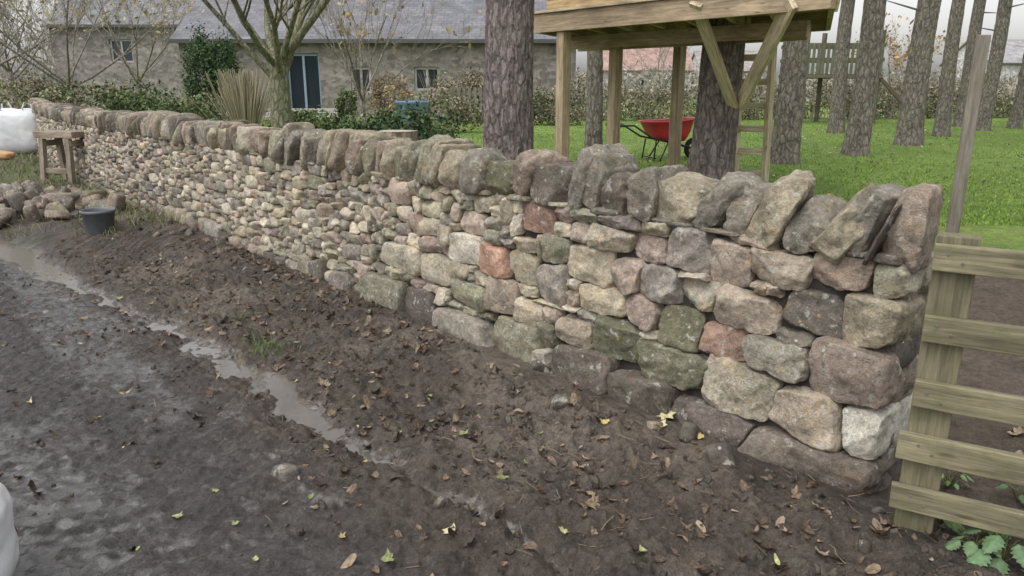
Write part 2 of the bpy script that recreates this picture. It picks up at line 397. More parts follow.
def snap(z): return int(round((z-z0)/res/3))*3
for (x0,y0,x1,y1,c) in hand:
    sa,_=unw(x1,(y0+y1)/2);sb,_=unw(x0,(y0+y1)/2)
    _,zt=unw((x0+x1)/2,y0);_,zb=unw((x0+x1)/2,y1)
    i0,i1=max(0,int(round(sa/res))),int(round(sb/res));j0,j1=max(0,snap(zb)),min(NZ,snap(zt))
    if i0<=E0i+5:i0=E0i
    if j0<=9:j0=0
    while i1-i0>3 and occ[j0:j1,i0:i1].any():
        sub=occ[j0:j1,i0:i1]
        e=[sub[:,0].mean(),sub[:,-1].mean(),sub[0].mean(),sub[-1].mean()];k=int(np.argmax(e))
        if max(e)==0: break
        if k==0:i0+=1
        elif k==1:i1-=1
        elif k==2:j0+=1
        else:j1-=1
        if j1-j0<3:break
    if i1-i0<4 or j1-j0<3: continue
    occ[j0:j1,i0:i1]=True;rects.append([i0,i1,j0,j1,c])
def grow(rects,occ,lim):
    for r in rects:
        for k in range(lim):
            ch=False
            i0,i1,j0,j1,_=r
            if j1<NZ and not occ[j1,i0:i1].any(): occ[j1,i0:i1]=True;r[3]+=1;ch=True
            if j0>0 and not occ[j0-1,i0:i1].any(): occ[j0-1,i0:i1]=True;r[2]-=1;ch=True
            i0,i1,j0,j1,_=r
            if i0>0 and not occ[j0:j1,i0-1].any(): occ[j0:j1,i0-1]=True;r[0]-=1;ch=True
            if i1<NS and not occ[j0:j1,i1].any(): occ[j0:j1,i1]=True;r[1]+=1;ch=True
            if not ch:break
grow(rects,occ,2)
for j in range(NZ):
    i=0
    while i<NS:
        if occ[j,i]: i+=1;continue
        s=i*res
        h=random.choice([6,9,9,9,12,12,15] if s<3.5 else [6,6,6,9,9,9,12])
        if j<6: h=random.choice([15,18,21,24] if s<9 else [12,15,18])
        w=int(h*U(1.25,2.5)) if j>=6 else int(h*U(1.0,1.6))
        run=0
        while i+run<NS and not occ[j,i+run] and run<w+6: run+=1
        if run<w+6: w=run
        hh=1
        while j+hh<NZ and hh<h and not occ[j+hh,i:i+w].any(): hh+=1
        if NZ-(j+hh)<5:
            k=hh
            while j+k<NZ and not occ[j+k,i:i+w].any(): k+=1
            hh=k
        occ[j:j+hh,i:i+w]=True;rects.append([i,i+w,j,j+hh,None]);i+=w
keep=[]
for r in rects:
    if (r[3]-r[2]<5 or r[1]-r[0]<5) and r[4] is None and R()<.8: occ[r[2]:r[3],r[0]:r[1]]=False
    else: keep.append(r)
rects=keep;random.shuffle(rects);grow(rects,occ,4)
wall=empty("dry_stone_wall")
fa=Acc()
def pick(s):
    if s<2.2: w={'p':2,'b':4.5,'g':3.6,'L':3,'n':2.2,'k':1.,'q':3,'d':.7}
    elif s<7: w={'p':.9,'b':4.4,'g':3.2,'L':4,'n':2.6,'k':.8,'q':2.2,'d':.6,'r':.08}
    else: w={'p':1.8,'b':3,'g':3.6,'L':1.8,'n':2.,'k':2.6,'q':2,'d':1.2}
    return random.choices(list(w),list(w.values()))[0]
AXF=np.array([[D[0],D[1],0],[N[0],N[1],0],[0,0,1]])
for (i0,i1,j0,j1,c) in rects:
    s0,s1=i0*res,i1*res;za,zb=z0+j0*res,z0+j1*res
    w,h=s1-s0,zb-za
    if w<.022 or h<.018: continue
    s=(s0+s1)/2;z=(za+zb)/2;near=s<4.5
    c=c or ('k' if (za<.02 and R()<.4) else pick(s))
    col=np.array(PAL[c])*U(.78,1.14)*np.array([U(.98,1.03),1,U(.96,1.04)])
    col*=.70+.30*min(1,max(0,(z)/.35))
    moss={'m':1.5,'n':.7,'g':.35,'d':.35}.get(c,.1)+ (U(0,.5) if R()<.3 else 0)
    dep=U(.10,.16);pr=U(-.018,.020)+(U(.0,.045) if za<.0 else 0)
    q=BAT*z-pr+dep
    a=U(-.06,.06);rot=np.array([[math.cos(a),0,math.sin(a)],[0,1,0],[-math.sin(a),0,math.cos(a)]])
    b=U(-.09,.09);ry=np.array([[math.cos(b),math.sin(b),0],[-math.sin(b),math.cos(b),0],[0,0,1]])
    big=w>.15;base=za<.0
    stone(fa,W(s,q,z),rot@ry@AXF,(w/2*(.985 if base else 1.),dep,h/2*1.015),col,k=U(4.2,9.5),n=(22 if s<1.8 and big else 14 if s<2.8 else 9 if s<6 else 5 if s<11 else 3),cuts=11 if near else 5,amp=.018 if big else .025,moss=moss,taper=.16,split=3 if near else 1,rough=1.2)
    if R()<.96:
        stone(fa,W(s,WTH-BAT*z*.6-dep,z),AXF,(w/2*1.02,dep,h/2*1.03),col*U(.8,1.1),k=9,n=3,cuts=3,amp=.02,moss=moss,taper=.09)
z=-.05
while z<.93:
    h=U(.1,.18);h=min(h,.965-z)
    stone(fa,W(.2,.30,z+h/2),AXF,(.10,.13,h/2*1.04),np.array(PAL[pick(0)])*U(.6,.9),k=8,n=5,cuts=6,amp=.02,moss=.3);z+=h
fa.build("face_stones",M_STONE,wall)
ca=Acc();sv=np.linspace(.2,WLEN,40)
for s0,s1 in zip(sv[:-1],sv[1:]):
    v=[W(s,q,z) for s in (s0,s1) for q,z in ((.09,-.1),(.43,-.1),(.17,.94),(.38,.94))]
    ca.add(v,BF,(.04,.034,.029))
ca.build("hearting",M_CORE,wall,False)
co_=Acc()
cope=[(899,958,178,'q',.3),(868,905,180,'d',.28),(842,874,181,'g',0.28),(813,850,175,'b',.3),(778,815,167,'g',.32),(750,782,169,'b',.3),(728,752,166,'g',.27),
(703,729,163,'g',.28),(652,700,160,'b',.24),(622,650,163,'g',.26),(597,622,163,'k',.26),(581,597,158,'g',.26),(567,581,158,'g',.26),(527,565,166,'k',.2),(509,527,155,'p',.25),
(478,508,170,'m',.2),(457,478,150,'g',.27),(438,456,149,'b',.25)]
lean0=math.radians(20);send=0;tops=[]
for (x0,x1,yt,c,_) in cope:
    sa=unw(x1,215 if x1<800 else 225)[0];sb=unw(x0,215 if x0<800 else 225)[0]
    tops.append([sa,sb,c]);send=sb
tops[0][0]=.075;tops[0][1]=max(tops[0][1],.23);tops[1][0]=tops[0][1]
s=send
while s<WLEN:
    th=U(.055,.16) if s<12 else U(.08,.20)
    c='m' if R()<.05 else random.choice('ggbbkpLqgnkd' if s<9 else 'gkpkgqgbd');tops.append((s,s+th,c));s+=th
for n_,(sa,sb,c) in enumerate(tops):
    th=sb-sa;s=(sa+sb)/2
    H=(U(.235,.325) if th<.16 else U(.20,.27));lean=lean0*U(.5,1.6) if th<.17 else U(.03,.15)
    if s>4: lean*=U(.2,1.2);H*=U(.85,1.06)
    if n_==0: H=.285;lean=.04
    if c=='m' and s<3: H=.2
    dep=U(.15,.22)
    cl,sl=math.cos(lean),math.sin(lean)
    a1=np.array([D[0]*cl,D[1]*cl,sl]);a3=np.array([-D[0]*sl,-D[1]*sl,cl]);yaw=U(-.25,.25)
    a2=np.array([N[0],N[1],0])+yaw*a1
    if n_==0: dep=.15
    col=np.array(PAL[c])*U(.66,.95)*np.array([.98,.97,.95])
    stone(co_,W(s-sl*.02,.26+U(-.03,.025),WTOP-.02+H/2*cl),np.array([a1,a2,a3]),(th/2*1.02,dep,H/2*1.05),col,k=U(4.2,9),n=22 if s<1.6 else 14 if s<3 else 9 if s<8 else 5,cuts=13 if s<6 else 9,amp=.022,moss=1.5 if c=='m' else U(.2,.8),taper=.16,split=3,deep=(.78,1.10),rough=1.3)
co_.build("cope_stones",M_STONE,wall)
sa_=Acc();s=.12
while s<WLEN:
    w=U(.1,.26);h=U(.02,.04)
    if R()<.5: stone(sa_,W(s+w/2,.1+.13,WTOP+.0),AXF,(w/2,.13,h/2),np.array(PAL[pick(s)])*U(.5,.8),k=9,n=5 if s<5 else 3,cuts=4,amp=.03)
    s+=w*U(.95,1.2)
sa_.build("levelling_slips",M_STONE,wall)
# ------------------------------------------------------------------ fence at right
fn=empty("timber_fence")
fa=Acc();FC=(.225,.20,.125);FP0=np.array([1.325,2.41])
fd=np.array([.86,-.507]);fd/=np.linalg.norm(fd);fnrm=np.array([-fd[1],fd[0]])
def gfence(px,py):
    d=ray(px,py);m=fnrm
    t=(FP0@m)/(d[:2]@m);p=d*t;p[2]+=CH;return p
def at_f(k,off,z): 
    p=FP0+fd*k+fnrm*off;return np.array([p[0],p[1],z])
side=np.array([fd[0],fd[1],0])
zt=gfence(925,238)[2];
for k in (.125,1.75):
    beam(fa,at_f(k,.055,-.3),at_f(k,.055,zt+.01),.125,.075,FC,side=side)
for (yl,yr) in ((240,268),(311,339),(379,407),(432,460),(486,511)):
    zc=(gfence(918,yl)[2]+gfence(918,yr)[2])/2;hh=abs(gfence(918,yl)[2]-gfence(918,yr)[2])*.94
    k0=.055 if zc>.5 else .03
    beam(fa,at_f(k0+U(-.012,.012),-.003,zc+U(-.006,.006)),at_f(1.85,-.003,zc+U(-.012,.01)),hh,.034,FC,side=(0,0,1))
fa.build("posts_and_rails",M_FENCE,fn,False,.004)
nl=Acc()
for (yl,yr) in ((240,268),(311,339),(379,407),(432,460),(486,511)):
    zc=(gfence(918,yl)[2]+gfence(918,yr)[2])/2
    for dx,dz in ((-.022,.012),(.022,-.014)):
        p=at_f(.125+dx,-.0205,zc+dz);tube(nl,[p,p-np.array([fnrm[0],fnrm[1],0])*.003],[.005,.004],8,(.16,.15,.14),True)
nl.build("nail_heads",M_PAINT,fn)
tp=empty("tall_fence_stake");ta=Acc()
b0=np.array([1.915,3.2,-.1])
beam(ta,b0,b0+np.array([.02,.02,1.90]),.052,.052,(.27,.24,.19),side=side);ta.build("stake",M_OLDW,tp,False,.004)
# ------------------------------------------------------------------ pine trees
def crown(acc,H,n,r):
    for i in range(n):
        z=U(.72,1.0)*H;a=U(0,6.28);L=r*(1.25-(z/H))*U(.6,1.2)*2.2
        d=np.array([math.cos(a),math.sin(a),U(.1,.45)])
        pts=[np.array([0,0,z])+d*L*t+np.array([0,0,-.25*L*t*t]) for t in (0,.35,.7,1)]
        tube(acc[0],pts,[.05,.035,.02,.008],5,(.12,.08,.06))
        for k in range(7):
            c=pts[1]+(pts[3]-pts[1])*R()+RNG.normal(size=3)*.25
            m=8;dr=RNG.normal(size=(m,3));dr/=np.linalg.norm(dr,axis=1)[:,None];dr[:,2]=np.abs(dr[:,2])*.8
            sd=np.cross(dr,RNG.normal(size=(m,3)));sd/=np.linalg.norm(sd,axis=1)[:,None]
            ln=U(.12,.22);v=np.stack([c+sd*.014,c-sd*.014,c+dr*ln-sd*.01,c+dr*ln+sd*.01],1).reshape(-1,3)
            acc[1].add(v,np.arange(m*4).reshape(m,4),np.array([.045,.07,.03])*U(.6,1.3))
CT,CN=Acc(),Acc();crown((CT,CN),14.,28,2.4)
crown_l=CT.build("crown_limbs_mesh",M_PINE);crown_n=CN.build("crown_needles_mesh",M_LEAF,None,False)
mL,mN=crown_l.data,crown_n.data
bpy.data.objects.remove(crown_l);bpy.data.objects.remove(crown_n)
def pine(px,Yd,dia,lean=(0,0),rough=True,col=(.205,.17,.16),zb=.36):
    x=at(px,Yd);e=empty("pine_tree",(x,Yd,zb))
    sides,rings=(120,320) if rough and Yd<10 else (40,70)
    th=np.linspace(0,2*np.pi,sides,endpoint=False)
    zz=np.concatenate([np.linspace(-.15,3.,int(rings*.8)),np.linspace(3.05,14,rings-int(rings*.8))])
    T,Zg=np.meshgrid(th,zz)
    sd=int(px)
    r=dia/2*(1-.05*Zg)*(1+.28*np.exp(-Zg*3.2)*(1+.35*np.sin(T*5+sd)))
    cx=np.cos(T);sy=np.sin(T)
    fu=np.abs(fbm(cx*6+9+sy*2,Zg*4.2+sy*6,2,sd))*2
    fu2=np.abs(fbm(cx*13+3,Zg*9+sy*13,2,sd+5))*2
    r=r+dia*(np.minimum(fu,.4)*.075+np.minimum(fu2,.4)*.045)+dia*.03*(vn(cx*1.5+7,Zg+sy,sd)-.5)
    lx=lean[0]*Zg+.04*np.sin(Zg*.9+sd);ly=lean[1]*Zg
    v=np.stack([r*cx+lx,r*sy+ly,Zg],-1).reshape(-1,3)
    n=len(zz);i=np.arange(n-1)[:,None]*sides;j=np.arange(sides)[None,:];j2=(j+1)%sides
    f=np.stack([i+j,i+j2,i+sides+j2,i+sides+j],-1).reshape(-1,4)
    cc=np.array(col)[None]*(.8+.35*np.minimum(fu,.4).reshape(-1,1)/.4)
    a=Acc();a.add(v,f,cc);a.build("trunk",M_PINE if Yd<10 else M_PINE2,e)
    for m_,nm in ((mL,"limbs"),(mN,"needles")):
        o=bpy.data.objects.new(nm,m_);scene.collection.objects.link(o);o.parent=e;o.rotation_euler=(0,0,U(0,6));o.location=(lean[0]*11,lean[1]*11,0)
    s=Acc()
    for k in range(4):
        z=U(2.6,6);a_=U(0,6.28);dd=np.array([math.cos(a_),math.sin(a_),U(-.1,.3)]);L=U(.3,1.)
        p0=np.array([lean[0]*z,lean[1]*z,z]);tube(s,[p0,p0+dd*L*.6,p0+dd*L],[.025,.016,.006],5,np.array(col)*.7)
    s.build("dead_snags",M_TWIG,e)
pine(513,7.4,.46,(-.006,0));pine(716,8.6,.46,(0,0))
for q in ((592,13,.27,(.012,0)),(791,12,.40,(-.02,0)),(838,20,.36,(0,0)),(861,13.5,.38,(.004,0)),(915,15.8,.46,(.0,0)),(945,18.6,.32,(.0,0)),(963,23,.36,(.02,0)),(986,21,.36,(.02,0)),(1018,22,.32,(.03,0)),(1050,17,.4,(0,0))):
    pine(*q,col=(.22,.195,.165))
# ------------------------------------------------------------------ bare broadleaf trees
def bare(name,x,y,z,H,rad,nl,seed,depth=4,spread=.9,fork=.22,col=(.16,.15,.10),leaf=None,mat=None,thin=1.):
    st=random.getstate();random.seed(seed)
    e=empty(name,(x,y,z));a=Acc();tw=Acc();lf=Acc()
    def br(p,d,L,r,k):
        pts=[p];n=5 if k<3 else 4;dd=d.copy();step=L/(n-1)
        for i in range(n-1):
            dd=dd+np.array([U(-1,1),U(-1,1),U(-.5,1)])*.15;dd/=np.linalg.norm(dd);pts.append(pts[-1]+dd*step)
        rr=np.linspace(r,r*.5,n);sides=10 if k==0 else 7 if k==1 else 5 if k==2 else 3
        tube(a if k<3 else tw,pts,rr,sides,np.array(col)*U(.8,1.15)*(1 if k<3 else .85))
        if k>=depth:
            if leaf is not None:
                for q in pts[1:]:
                    if R()<leaf[1]:
                        c=q+RNG.normal(size=3)*.06;s1=RNG.normal(size=3)*.04;s2=RNG.normal(size=3)*.04
                        lf.add([c-s1,c-s2,c+s1,c+s2],[[0,1,2,3]],np.array(leaf[0])*U(.6,1.3))
            return
        nc=random.choice((4,4,5,5)) if k<depth-1 else random.choice((4,5,6))
        for i in range(nc):
            t=U(.3,1);j=min(n-2,int(t*(n-1)));f=t*(n-1)-j;q=pts[j]+(pts[j+1]-pts[j])*f
            ax=np.array([U(-1,1),U(-1,1),U(-.35,.8)]);nd=dd+ax*spread;nd/=np.linalg.norm(nd)
            br(q,nd,L*U(.5,.75),max(r*(1-.5*t)*U(.38,.56),.0035),k+1)
    th=H*fork
    tube(a,[(0,0,-.2),(0.02,0,.15),(.0,.02,th*.5),(.03,0,th)],[rad*1.35,rad*1.08,rad*.95,rad*.8],16,np.array(col))
    for i in range(nl):
        an=i/nl*6.28+U(-.3,.3);up=U(.5,1.7)
        nd=np.array([math.cos(an),math.sin(an),up]);nd/=np.linalg.norm(nd)
        br(np.array([0.03,0,th*U(.72,1)]),nd,H*U(.34,.48),rad*U(.3,.52)*thin,1)
    a.build("trunk_and_limbs",mat or M_BARK,e);tw.build("twigs",M_TWIG,e)
    if leaf is not None and lf.n: lf.build("remaining_leaves",M_LEAF,e,False)
    random.setstate(st);return e
bare("bare_tree",at(280,14),14,.35,6.2,.20,9,5,4,.85,.27,(.22,.215,.14),None,None,.9)
bare("bare_tree",at(362,21),21,.35,5,.08,7,9,4,.8,.2,(.28,.25,.21),((.36,.27,.13),.12))
LT_=(.31,.28,.24)  # pale tone for far trees: distance haze put into the colour
bare("bare_tree",at(70,26),26,.2,8,.11,8,12,4,.8,.2,LT_,((.40,.33,.16),.5))
bare("bare_tree",at(-20,30),30,.2,9,.12,8,15,4,.8,.2,LT_,((.36,.31,.15),.35))
bare("bare_tree",at(140,35),35,.2,9,.12,8,18,4,.8,.2,LT_,((.38,.31,.15),.4))
bare("bare_tree",at(15,40),40,.2,11,.13,9,44,4,.8,.2,LT_,((.34,.31,.16),.5))
bare("bare_tree",at(110,52),52,.2,13,.13,9,45,4,.8,.2,LT_,((.36,.31,.16),.4))
bare("bare_tree",at(458,34),34,.3,5,.09,6,21,4,.8,.2,LT_)
bare("bare_tree",at(660,50),50,.3,6,.12,6,24,4,.8,.2,LT_)
bare("bare_tree",at(890,36),36,.3,5,.08,6,27,4,.8,.2,LT_,((.46,.28,.13),.5))
# ------------------------------------------------------------------ leafy shrubs & hedges
def cloud(acc,c,rad,n,size,cols,clumps=30,elong=1.6,flat=.6):
    c=np.array(c,float);rad=np.array(rad,float)
    d=RNG.normal(size=(clumps,3));d/=np.linalg.norm(d,axis=1)[:,None];d*=RNG.uniform(.35,1.0,(clumps,1))**.5
    cc=d*rad;ci=RNG.integers(0,clumps,n)
    pos=c+cc[ci]+RNG.normal(size=(n,3))*rad*.17
    a=RNG.normal(size=(n,3));a/=np.linalg.norm(a,axis=1)[:,None]
    b=np.cross(a,RNG.normal(size=(n,3)));b/=np.linalg.norm(b,axis=1)[:,None]
    sz=size*RNG.uniform(.6,1.3,(n,1))
    v=np.stack([pos-a*sz*elong*.5,pos+b*sz*.4,pos+a*sz*elong*.5,pos-b*sz*.4],1)
    cols=np.array(cols,float);cb=RNG.uniform(.65,1.35,(clumps,1))[ci]
    cl=cols[RNG.integers(0,len(cols),n)]*cb*RNG.uniform(.7,1.3,(n,1))
    v[:,:,2]=np.maximum(v[:,:,2],.02)
    acc.add(v.reshape(-1,3),np.arange(n*4).reshape(n,4),np.repeat(cl,4,0))
GRN=[(.075,.12,.045),(.10,.145,.055),(.06,.095,.04)];YG=[(.17,.20,.075),(.14,.17,.065)];DK=[(.05,.085,.042),(.06,.10,.05)]
BRN=[(.28,.23,.165),(.33,.27,.19),(.23,.19,.14),(.21,.205,.12)];ORG=[(.44,.27,.15),(.38,.25,.15),(.40,.32,.16)]
def shrub(name,items,stems=True):
    e=empty(name,(0,0,0));a=Acc()
    for it in items: cloud(a,*it)
    a.build("foliage",M_LEAF,e,False)
    if stems:
        s=Acc()
        for it in items:
            c,r=np.array(it[0]),np.array(it[1])
            for k in range(14):
                t=c+RNG.normal(size=3)*r*.45;b=np.array([c[0]+U(-.2,.2)*r[0],c[1]+U(-.2,.2)*r[1],max(0,c[2]-r[2])-.05])
                tube(s,[b,(b+t)/2+RNG.normal(size=3)*.05,t],[.016,.01,.004],4,(.15,.12,.09))
        s.build("stems",M_TWIG,e)
    return e
shrub("laurel_shrub",[((at(415,10.5),10.5,.97),(.62,.5,.36),4500,.045,GRN+DK,50),((at(365,11),11,.88),(.42,.5,.26),2000,.045,GRN,25)])
shrub("evergreen_shrub",[((at(150,17),17,1.05),(1.2,.8,.55),4500,.06,GRN+YG,50),((at(205,18),18,.9),(1.,.8,.45),3000,.06,GRN+BRN,40)])
shrub("mixed_shrub",[((at(85,22),22,1.1),(1.6,1,.55),3500,.07,BRN+GRN,50),((at(30,24),24,1.1),(2,1,.7),3500,.07,BRN+YG,50)])
shrub("conifer_hedge",[((at(208,25),25,1.6),(.6,.6,1.5),9000,.06,DK+DK+GRN,150,1.6),((at(228,25),25,1.6),(.5,.6,1.4),7000,.06,DK+DK+GRN,120,1.6)])
e=empty("ornamental_grass",(at(243,16),16,.35));a=Acc()
for k in range(420):
    an=U(0,6.28);r=abs(random.gauss(0,.18));H=U(.9,1.6);b=np.array([r*math.cos(an)*.5,r*math.sin(an)*.5,0]);t=b+np.array([math.cos(an)*r*1.6,math.sin(an)*r*1.6,H])
    tube(a,[b,(b+t)/2+np.array([0,0,.05]),t],[.006,.006,.010],3,np.array([.38,.34,.23])*U(.6,1.2))
a.build("culms",M_LEAF,e)
shrub("garden_shrub",[((at(315,17),17,.75),(1.,.6,.3),2500,.06,GRN+YG,40),((at(430,20),20,.8),(1.5,.7,.5),3000,.06,BRN+GRN,40)])
shrub("garden_shrub",[((at(390,23),23,1.3),(.6,.5,.6),2000,.06,ORG+BRN,30),((at(347,24),24,1.0),(.35,.35,.5),2000,.05,YG+GRN,25)])
shrub("box_bush",[((at(478,26),26,1.25),(1.,.8,.75),3500,.07,BRN+[(.20,.19,.12)],60),((at(555,24),24,.9),(1.2,.6,.5),3000,.06,DK+BRN,40)])
e=empty("boundary_hedge");a=Acc();s=Acc();x=-2.
while x<24:
    y=27+.12*x+U(-.5,.5);hh=U(.5,.85)
    cloud(a,(x,y,.4+hh*.9),(1.1,.7,hh),1300,.07,(BRN+BRN+GRN) if R()<.6 else (BRN+DK),40)
    for k in range(45):
        b=np.array([x+U(-1,1),y+U(-.5,.5),.3]);t=b+np.array([U(-.6,.6),U(-.3,.3),hh*U(1.6,2.6)])
        tube(s,[b,(b+t)/2+RNG.normal(size=3)*.1,t],[.012,.009,.004],3,np.array([.32,.28,.22])*U(.7,1.3))
    x+=1.25
a.build("foliage",M_LEAF,e,False);s.build("stems",M_TWIG,e)
e=empty("distant_tree_belt");a=Acc();s=Acc()  # leaf and stem colours lightened to imitate haze over distance
for k in range(70):
    an=math.radians(-52+k*1.55);Dd=U(62,90);x=math.sin(an)*Dd;y=math.cos(an)*Dd
    hh=U(1.0,1.8) if an>-.25 else U(3.5,6)
    cloud(a,(x,y,hh*.9),(4,3,hh),400,.3,[(.36,.33,.29),(.32,.305,.27),(.36,.33,.25)],50)
    for q in range(22):
        b=np.array([x+U(-3,3),y,0]);t=b+np.array([U(-2,2),0,hh*U(1.5,2.3)]);tube(s,[b,(b+t)/2+RNG.normal(size=3)*.3,t],[.07,.05,.015],3,(.36,.34,.31))
a.build("foliage",M_LEAF,e,False);s.build("stems",M_TWIG,e)
# ------------------------------------------------------------------ buildings
def building(name,x0,x1,y,dep,zb,eave,ridge,wcol,rcol,openings=(),rot=0):
    e=empty(name,((x0+x1)/2,y,zb));e.rotation_euler=(0,0,rot);w=(x1-x0)/2;a=Acc()
    xs=sorted(set([-w,w]+[q for o in openings for q in (o[0],o[1])]));zs=sorted(set([-.4,eave]+[q for o in openings for q in (o[2],o[3])]))
    for i in range(len(xs)-1):
        for j in range(len(zs)-1):
            mx,mz=(xs[i]+xs[i+1])/2,(zs[j]+zs[j+1])/2
            if any(o[0]<mx<o[1] and o[2]<mz<o[3] for o in openings): continue
            a.add([(xs[i],0,zs[j]),(xs[i+1],0,zs[j]),(xs[i+1],0,zs[j+1]),(xs[i],0,zs[j+1])],[[0,1,2,3]],wcol)
    for o in openings:
        t=.3;X0,X1,Z0,Z1=o[:4]
        a.add([(X0,0,Z0),(X0,t,Z0),(X0,t,Z1),(X0,0,Z1),(X1,0,Z0),(X1,t,Z0),(X1,t,Z1),(X1,0,Z1)],[[0,1,2,3],[5,4,7,6],[3,2,6,7],[1,0,4,5]],np.array(wcol)*1.1)
    a.add([(-w,dep,-.4),(w,dep,-.4),(w,dep,eave),(-w,dep,eave)],[[1,0,3,2]],wcol)
    for sx in (-w,w): a.add([(sx,0,-.4),(sx,dep,-.4),(sx,dep,eave),(sx,dep/2,ridge-.05),(sx,0,eave)],[[0,1,2,3,4]],wcol)
    a.build("walls",M_MASON,e,False)
    r=Acc();ov=.3;sl=(ridge-eave)/(dep/2);L=math.hypot(dep/2+ov,ridge-eave)
    for sg in (0,1):
        ye=-ov if sg==0 else dep+ov;ze=eave-ov*sl
        v=[(-w-.2,ye,ze),(w+.2,ye,ze),(w+.2,dep/2,ridge),(-w-.2,dep/2,ridge)];v2=[(p[0],p[1],p[2]+.12) for p in v]
        lc=[(-w,0,0),(w,0,0),(w,L,0),(-w,L,0)]*2
        r.add(v+v2,[[0,1,2,3],[4,5,6,7],[0,1,5,4],[1,2,6,5],[3,0,4,7]],rcol,lc)
    r.build("slate_roof",M_SLATE,e,False)
    rd=Acc();beam(rd,(-w-.2,dep/2,ridge+.13),(w+.2,dep/2,ridge+.13),.2,.14,np.array(rcol)*1.2)
    beam(rd,(-w-.2,-ov-.06,eave-ov*sl+.02),(w+.2,-ov-.06,eave-ov*sl+.02),.1,.1,(.08,.08,.08));rd.build("ridge_and_gutter",M_PLAST,e,False)
    gl=Acc();fr=Acc()
    for o in openings:
        X0,X1,Z0,Z1=o[:4];fc=o[4];t=.16
        gl.add([(X0,t+.03,Z0),(X1,t+.03,Z0),(X1,t+.03,Z1),(X0,t+.03,Z1)],[[0,1,2,3]],(.1,.1,.1))
        n=o[5]
        for i in range(n+1):
            xx=X0+.04+(X1-X0-.08)*i/n;beam(fr,(xx,t,Z0),(xx,t,Z1),.09,.07,fc,side=(1,0,0))
        for zz in (Z0+.05,Z1-.05): beam(fr,(X0+.09,t-.002,zz),(X1-.09,t-.002,zz),.07,.09,fc)
    if gl.n: gl.build("glazing",M_GLASS,e,False);fr.build("window_frames",M_PAINT,e,False,.004)
    return e
BL=(.25,.34,.42)
bx0,bx1=at(185,30),at(575,30);bc=(bx0+bx1)/2
def ow(px): return at(px,30)-bc
building("stone_barn",bx0,bx1,30,6.,.4,2.95,4.6,(.25,.225,.20),(.175,.175,.19),
 [(ow(289),ow(322),.15,2.4,BL,2),(ow(352),ow(372),.9,1.9,(.5,.5,.48),2),(ow(415),ow(440),1.,1.9,(.45,.45,.42),2)])
building("stone_farmhouse",at(60,42),at(196,42),42,8,.2,4.6,7.2,(.27,.25,.23),(.19,.19,.20),[(-.6,.6,2.6,3.8,(.5,.5,.48),2)])
building("distant_cottage",at(600,75),at(690,75),75,7,.2,2.9,5.2,(.65,.63,.6),(.38,.25,.21),[(-1,0,1,2.1,(.6,.6,.6),2)])
building("distant_cottage",at(700,85),at(760,85),85,7,.2,3.,5.,(.6,.58,.56),(.34,.3,.28),[])
building("distant_cottage",at(985,70),at(1075,70),70,8,.2,3.4,5.4,(.62,.61,.59),(.34,.33,.33),[(-1.5,0,1.5,2.7,(.6,.6,.6),2)])
e=empty("terrace_steps");a=Acc()
for k in range(3): beam(a,(at(270,28),28-.4*k,.48+(.24-.12*k)),(at(345,28),28-.4*k,.48+(.24-.12*k)),.5,.13,(.42,.40,.36))
a.build("steps",M_CORE,e,False,.01)
# ------------------------------------------------------------------ treehouse
th=empty("treehouse");a=Acc();pl=Acc()
E0=np.array([2.44,6.28]);ed=np.array([-.62,.785]);en=np.array([.37,.93])
def Tt(k,q,z): p=E0+ed*k+en*q;return np.array([p[0],p[1],z])
HON=(.45,.35,.23);PALE=(.56,.46,.32);LT=3.5;DZ=2.19
beam(a,Tt(-.1,0,DZ+.09),Tt(LT,0,DZ+.09),.05,.2,HON);beam(a,Tt(-.1,2.6,DZ+.09),Tt(LT,2.6,DZ+.09),.05,.2,HON)
beam(a,Tt(-.1,.028,DZ+.09),Tt(-.1,2.572,DZ+.09),.05,.198,HON);beam(a,Tt(LT-.03,.028,DZ+.09),Tt(LT-.03,2.572,DZ+.09),.05,.198,HON)
for k in np.arange(.45,LT-.2,.45): beam(a,Tt(k,.03,DZ+.085),Tt(k,2.57,DZ+.085),.045,.17,HON)
q=-.06
while q<2.65: beam(a,Tt(-.16,q+.06,DZ+.205),Tt(LT+.03,q+.06,DZ+.205),.118,.026,PALE);q+=.142*.9
for k,qq in ((3.05,.08),(2.62,1.2),(1.9,2.4)): beam(a,Tt(k,qq,.2),Tt(k,qq,DZ-.012),.12,.12,HON,side=(ed[0],ed[1],0))
beam(a,Tt(.1,.95,DZ-.08),Tt(LT-.1,.95,DZ-.08),.06,.15,HON);beam(a,Tt(.1,1.5,DZ-.08),Tt(LT-.1,1.5,DZ-.08),.06,.15,HON)
tb=np.array([2.36,8.12,1.40]);fwd=np.array([ed[1],-ed[0],0])
beam(a,tb+np.array([-.03,-.02,0]),Tt(1.22,-.05,DZ+.13),.045,.14,PALE,side=fwd);beam(a,tb+np.array([.04,-.03,0]),Tt(.25,-.07,DZ+.07),.045,.14,PALE,side=fwd)
a.build("deck_frame",M_SAWN,th,False,.004)
CC=(.56,.41,.22)
for q0 in (.3,2.4):
    for i in range(13):
        beam(pl,Tt(.9,q0,DZ+.29+i*.15),Tt(LT-.05,q0,DZ+.29+i*.15),.022,.146,CC)
for k in (.9,LT-.05):
    for i in range(13): beam(pl,Tt(k,.33,DZ+.29+i*.15),Tt(k,2.37,DZ+.29+i*.15),.022,.146,CC)
pl.build("cabin_cladding",M_SAWN,th,False,.004)
rf=Acc();
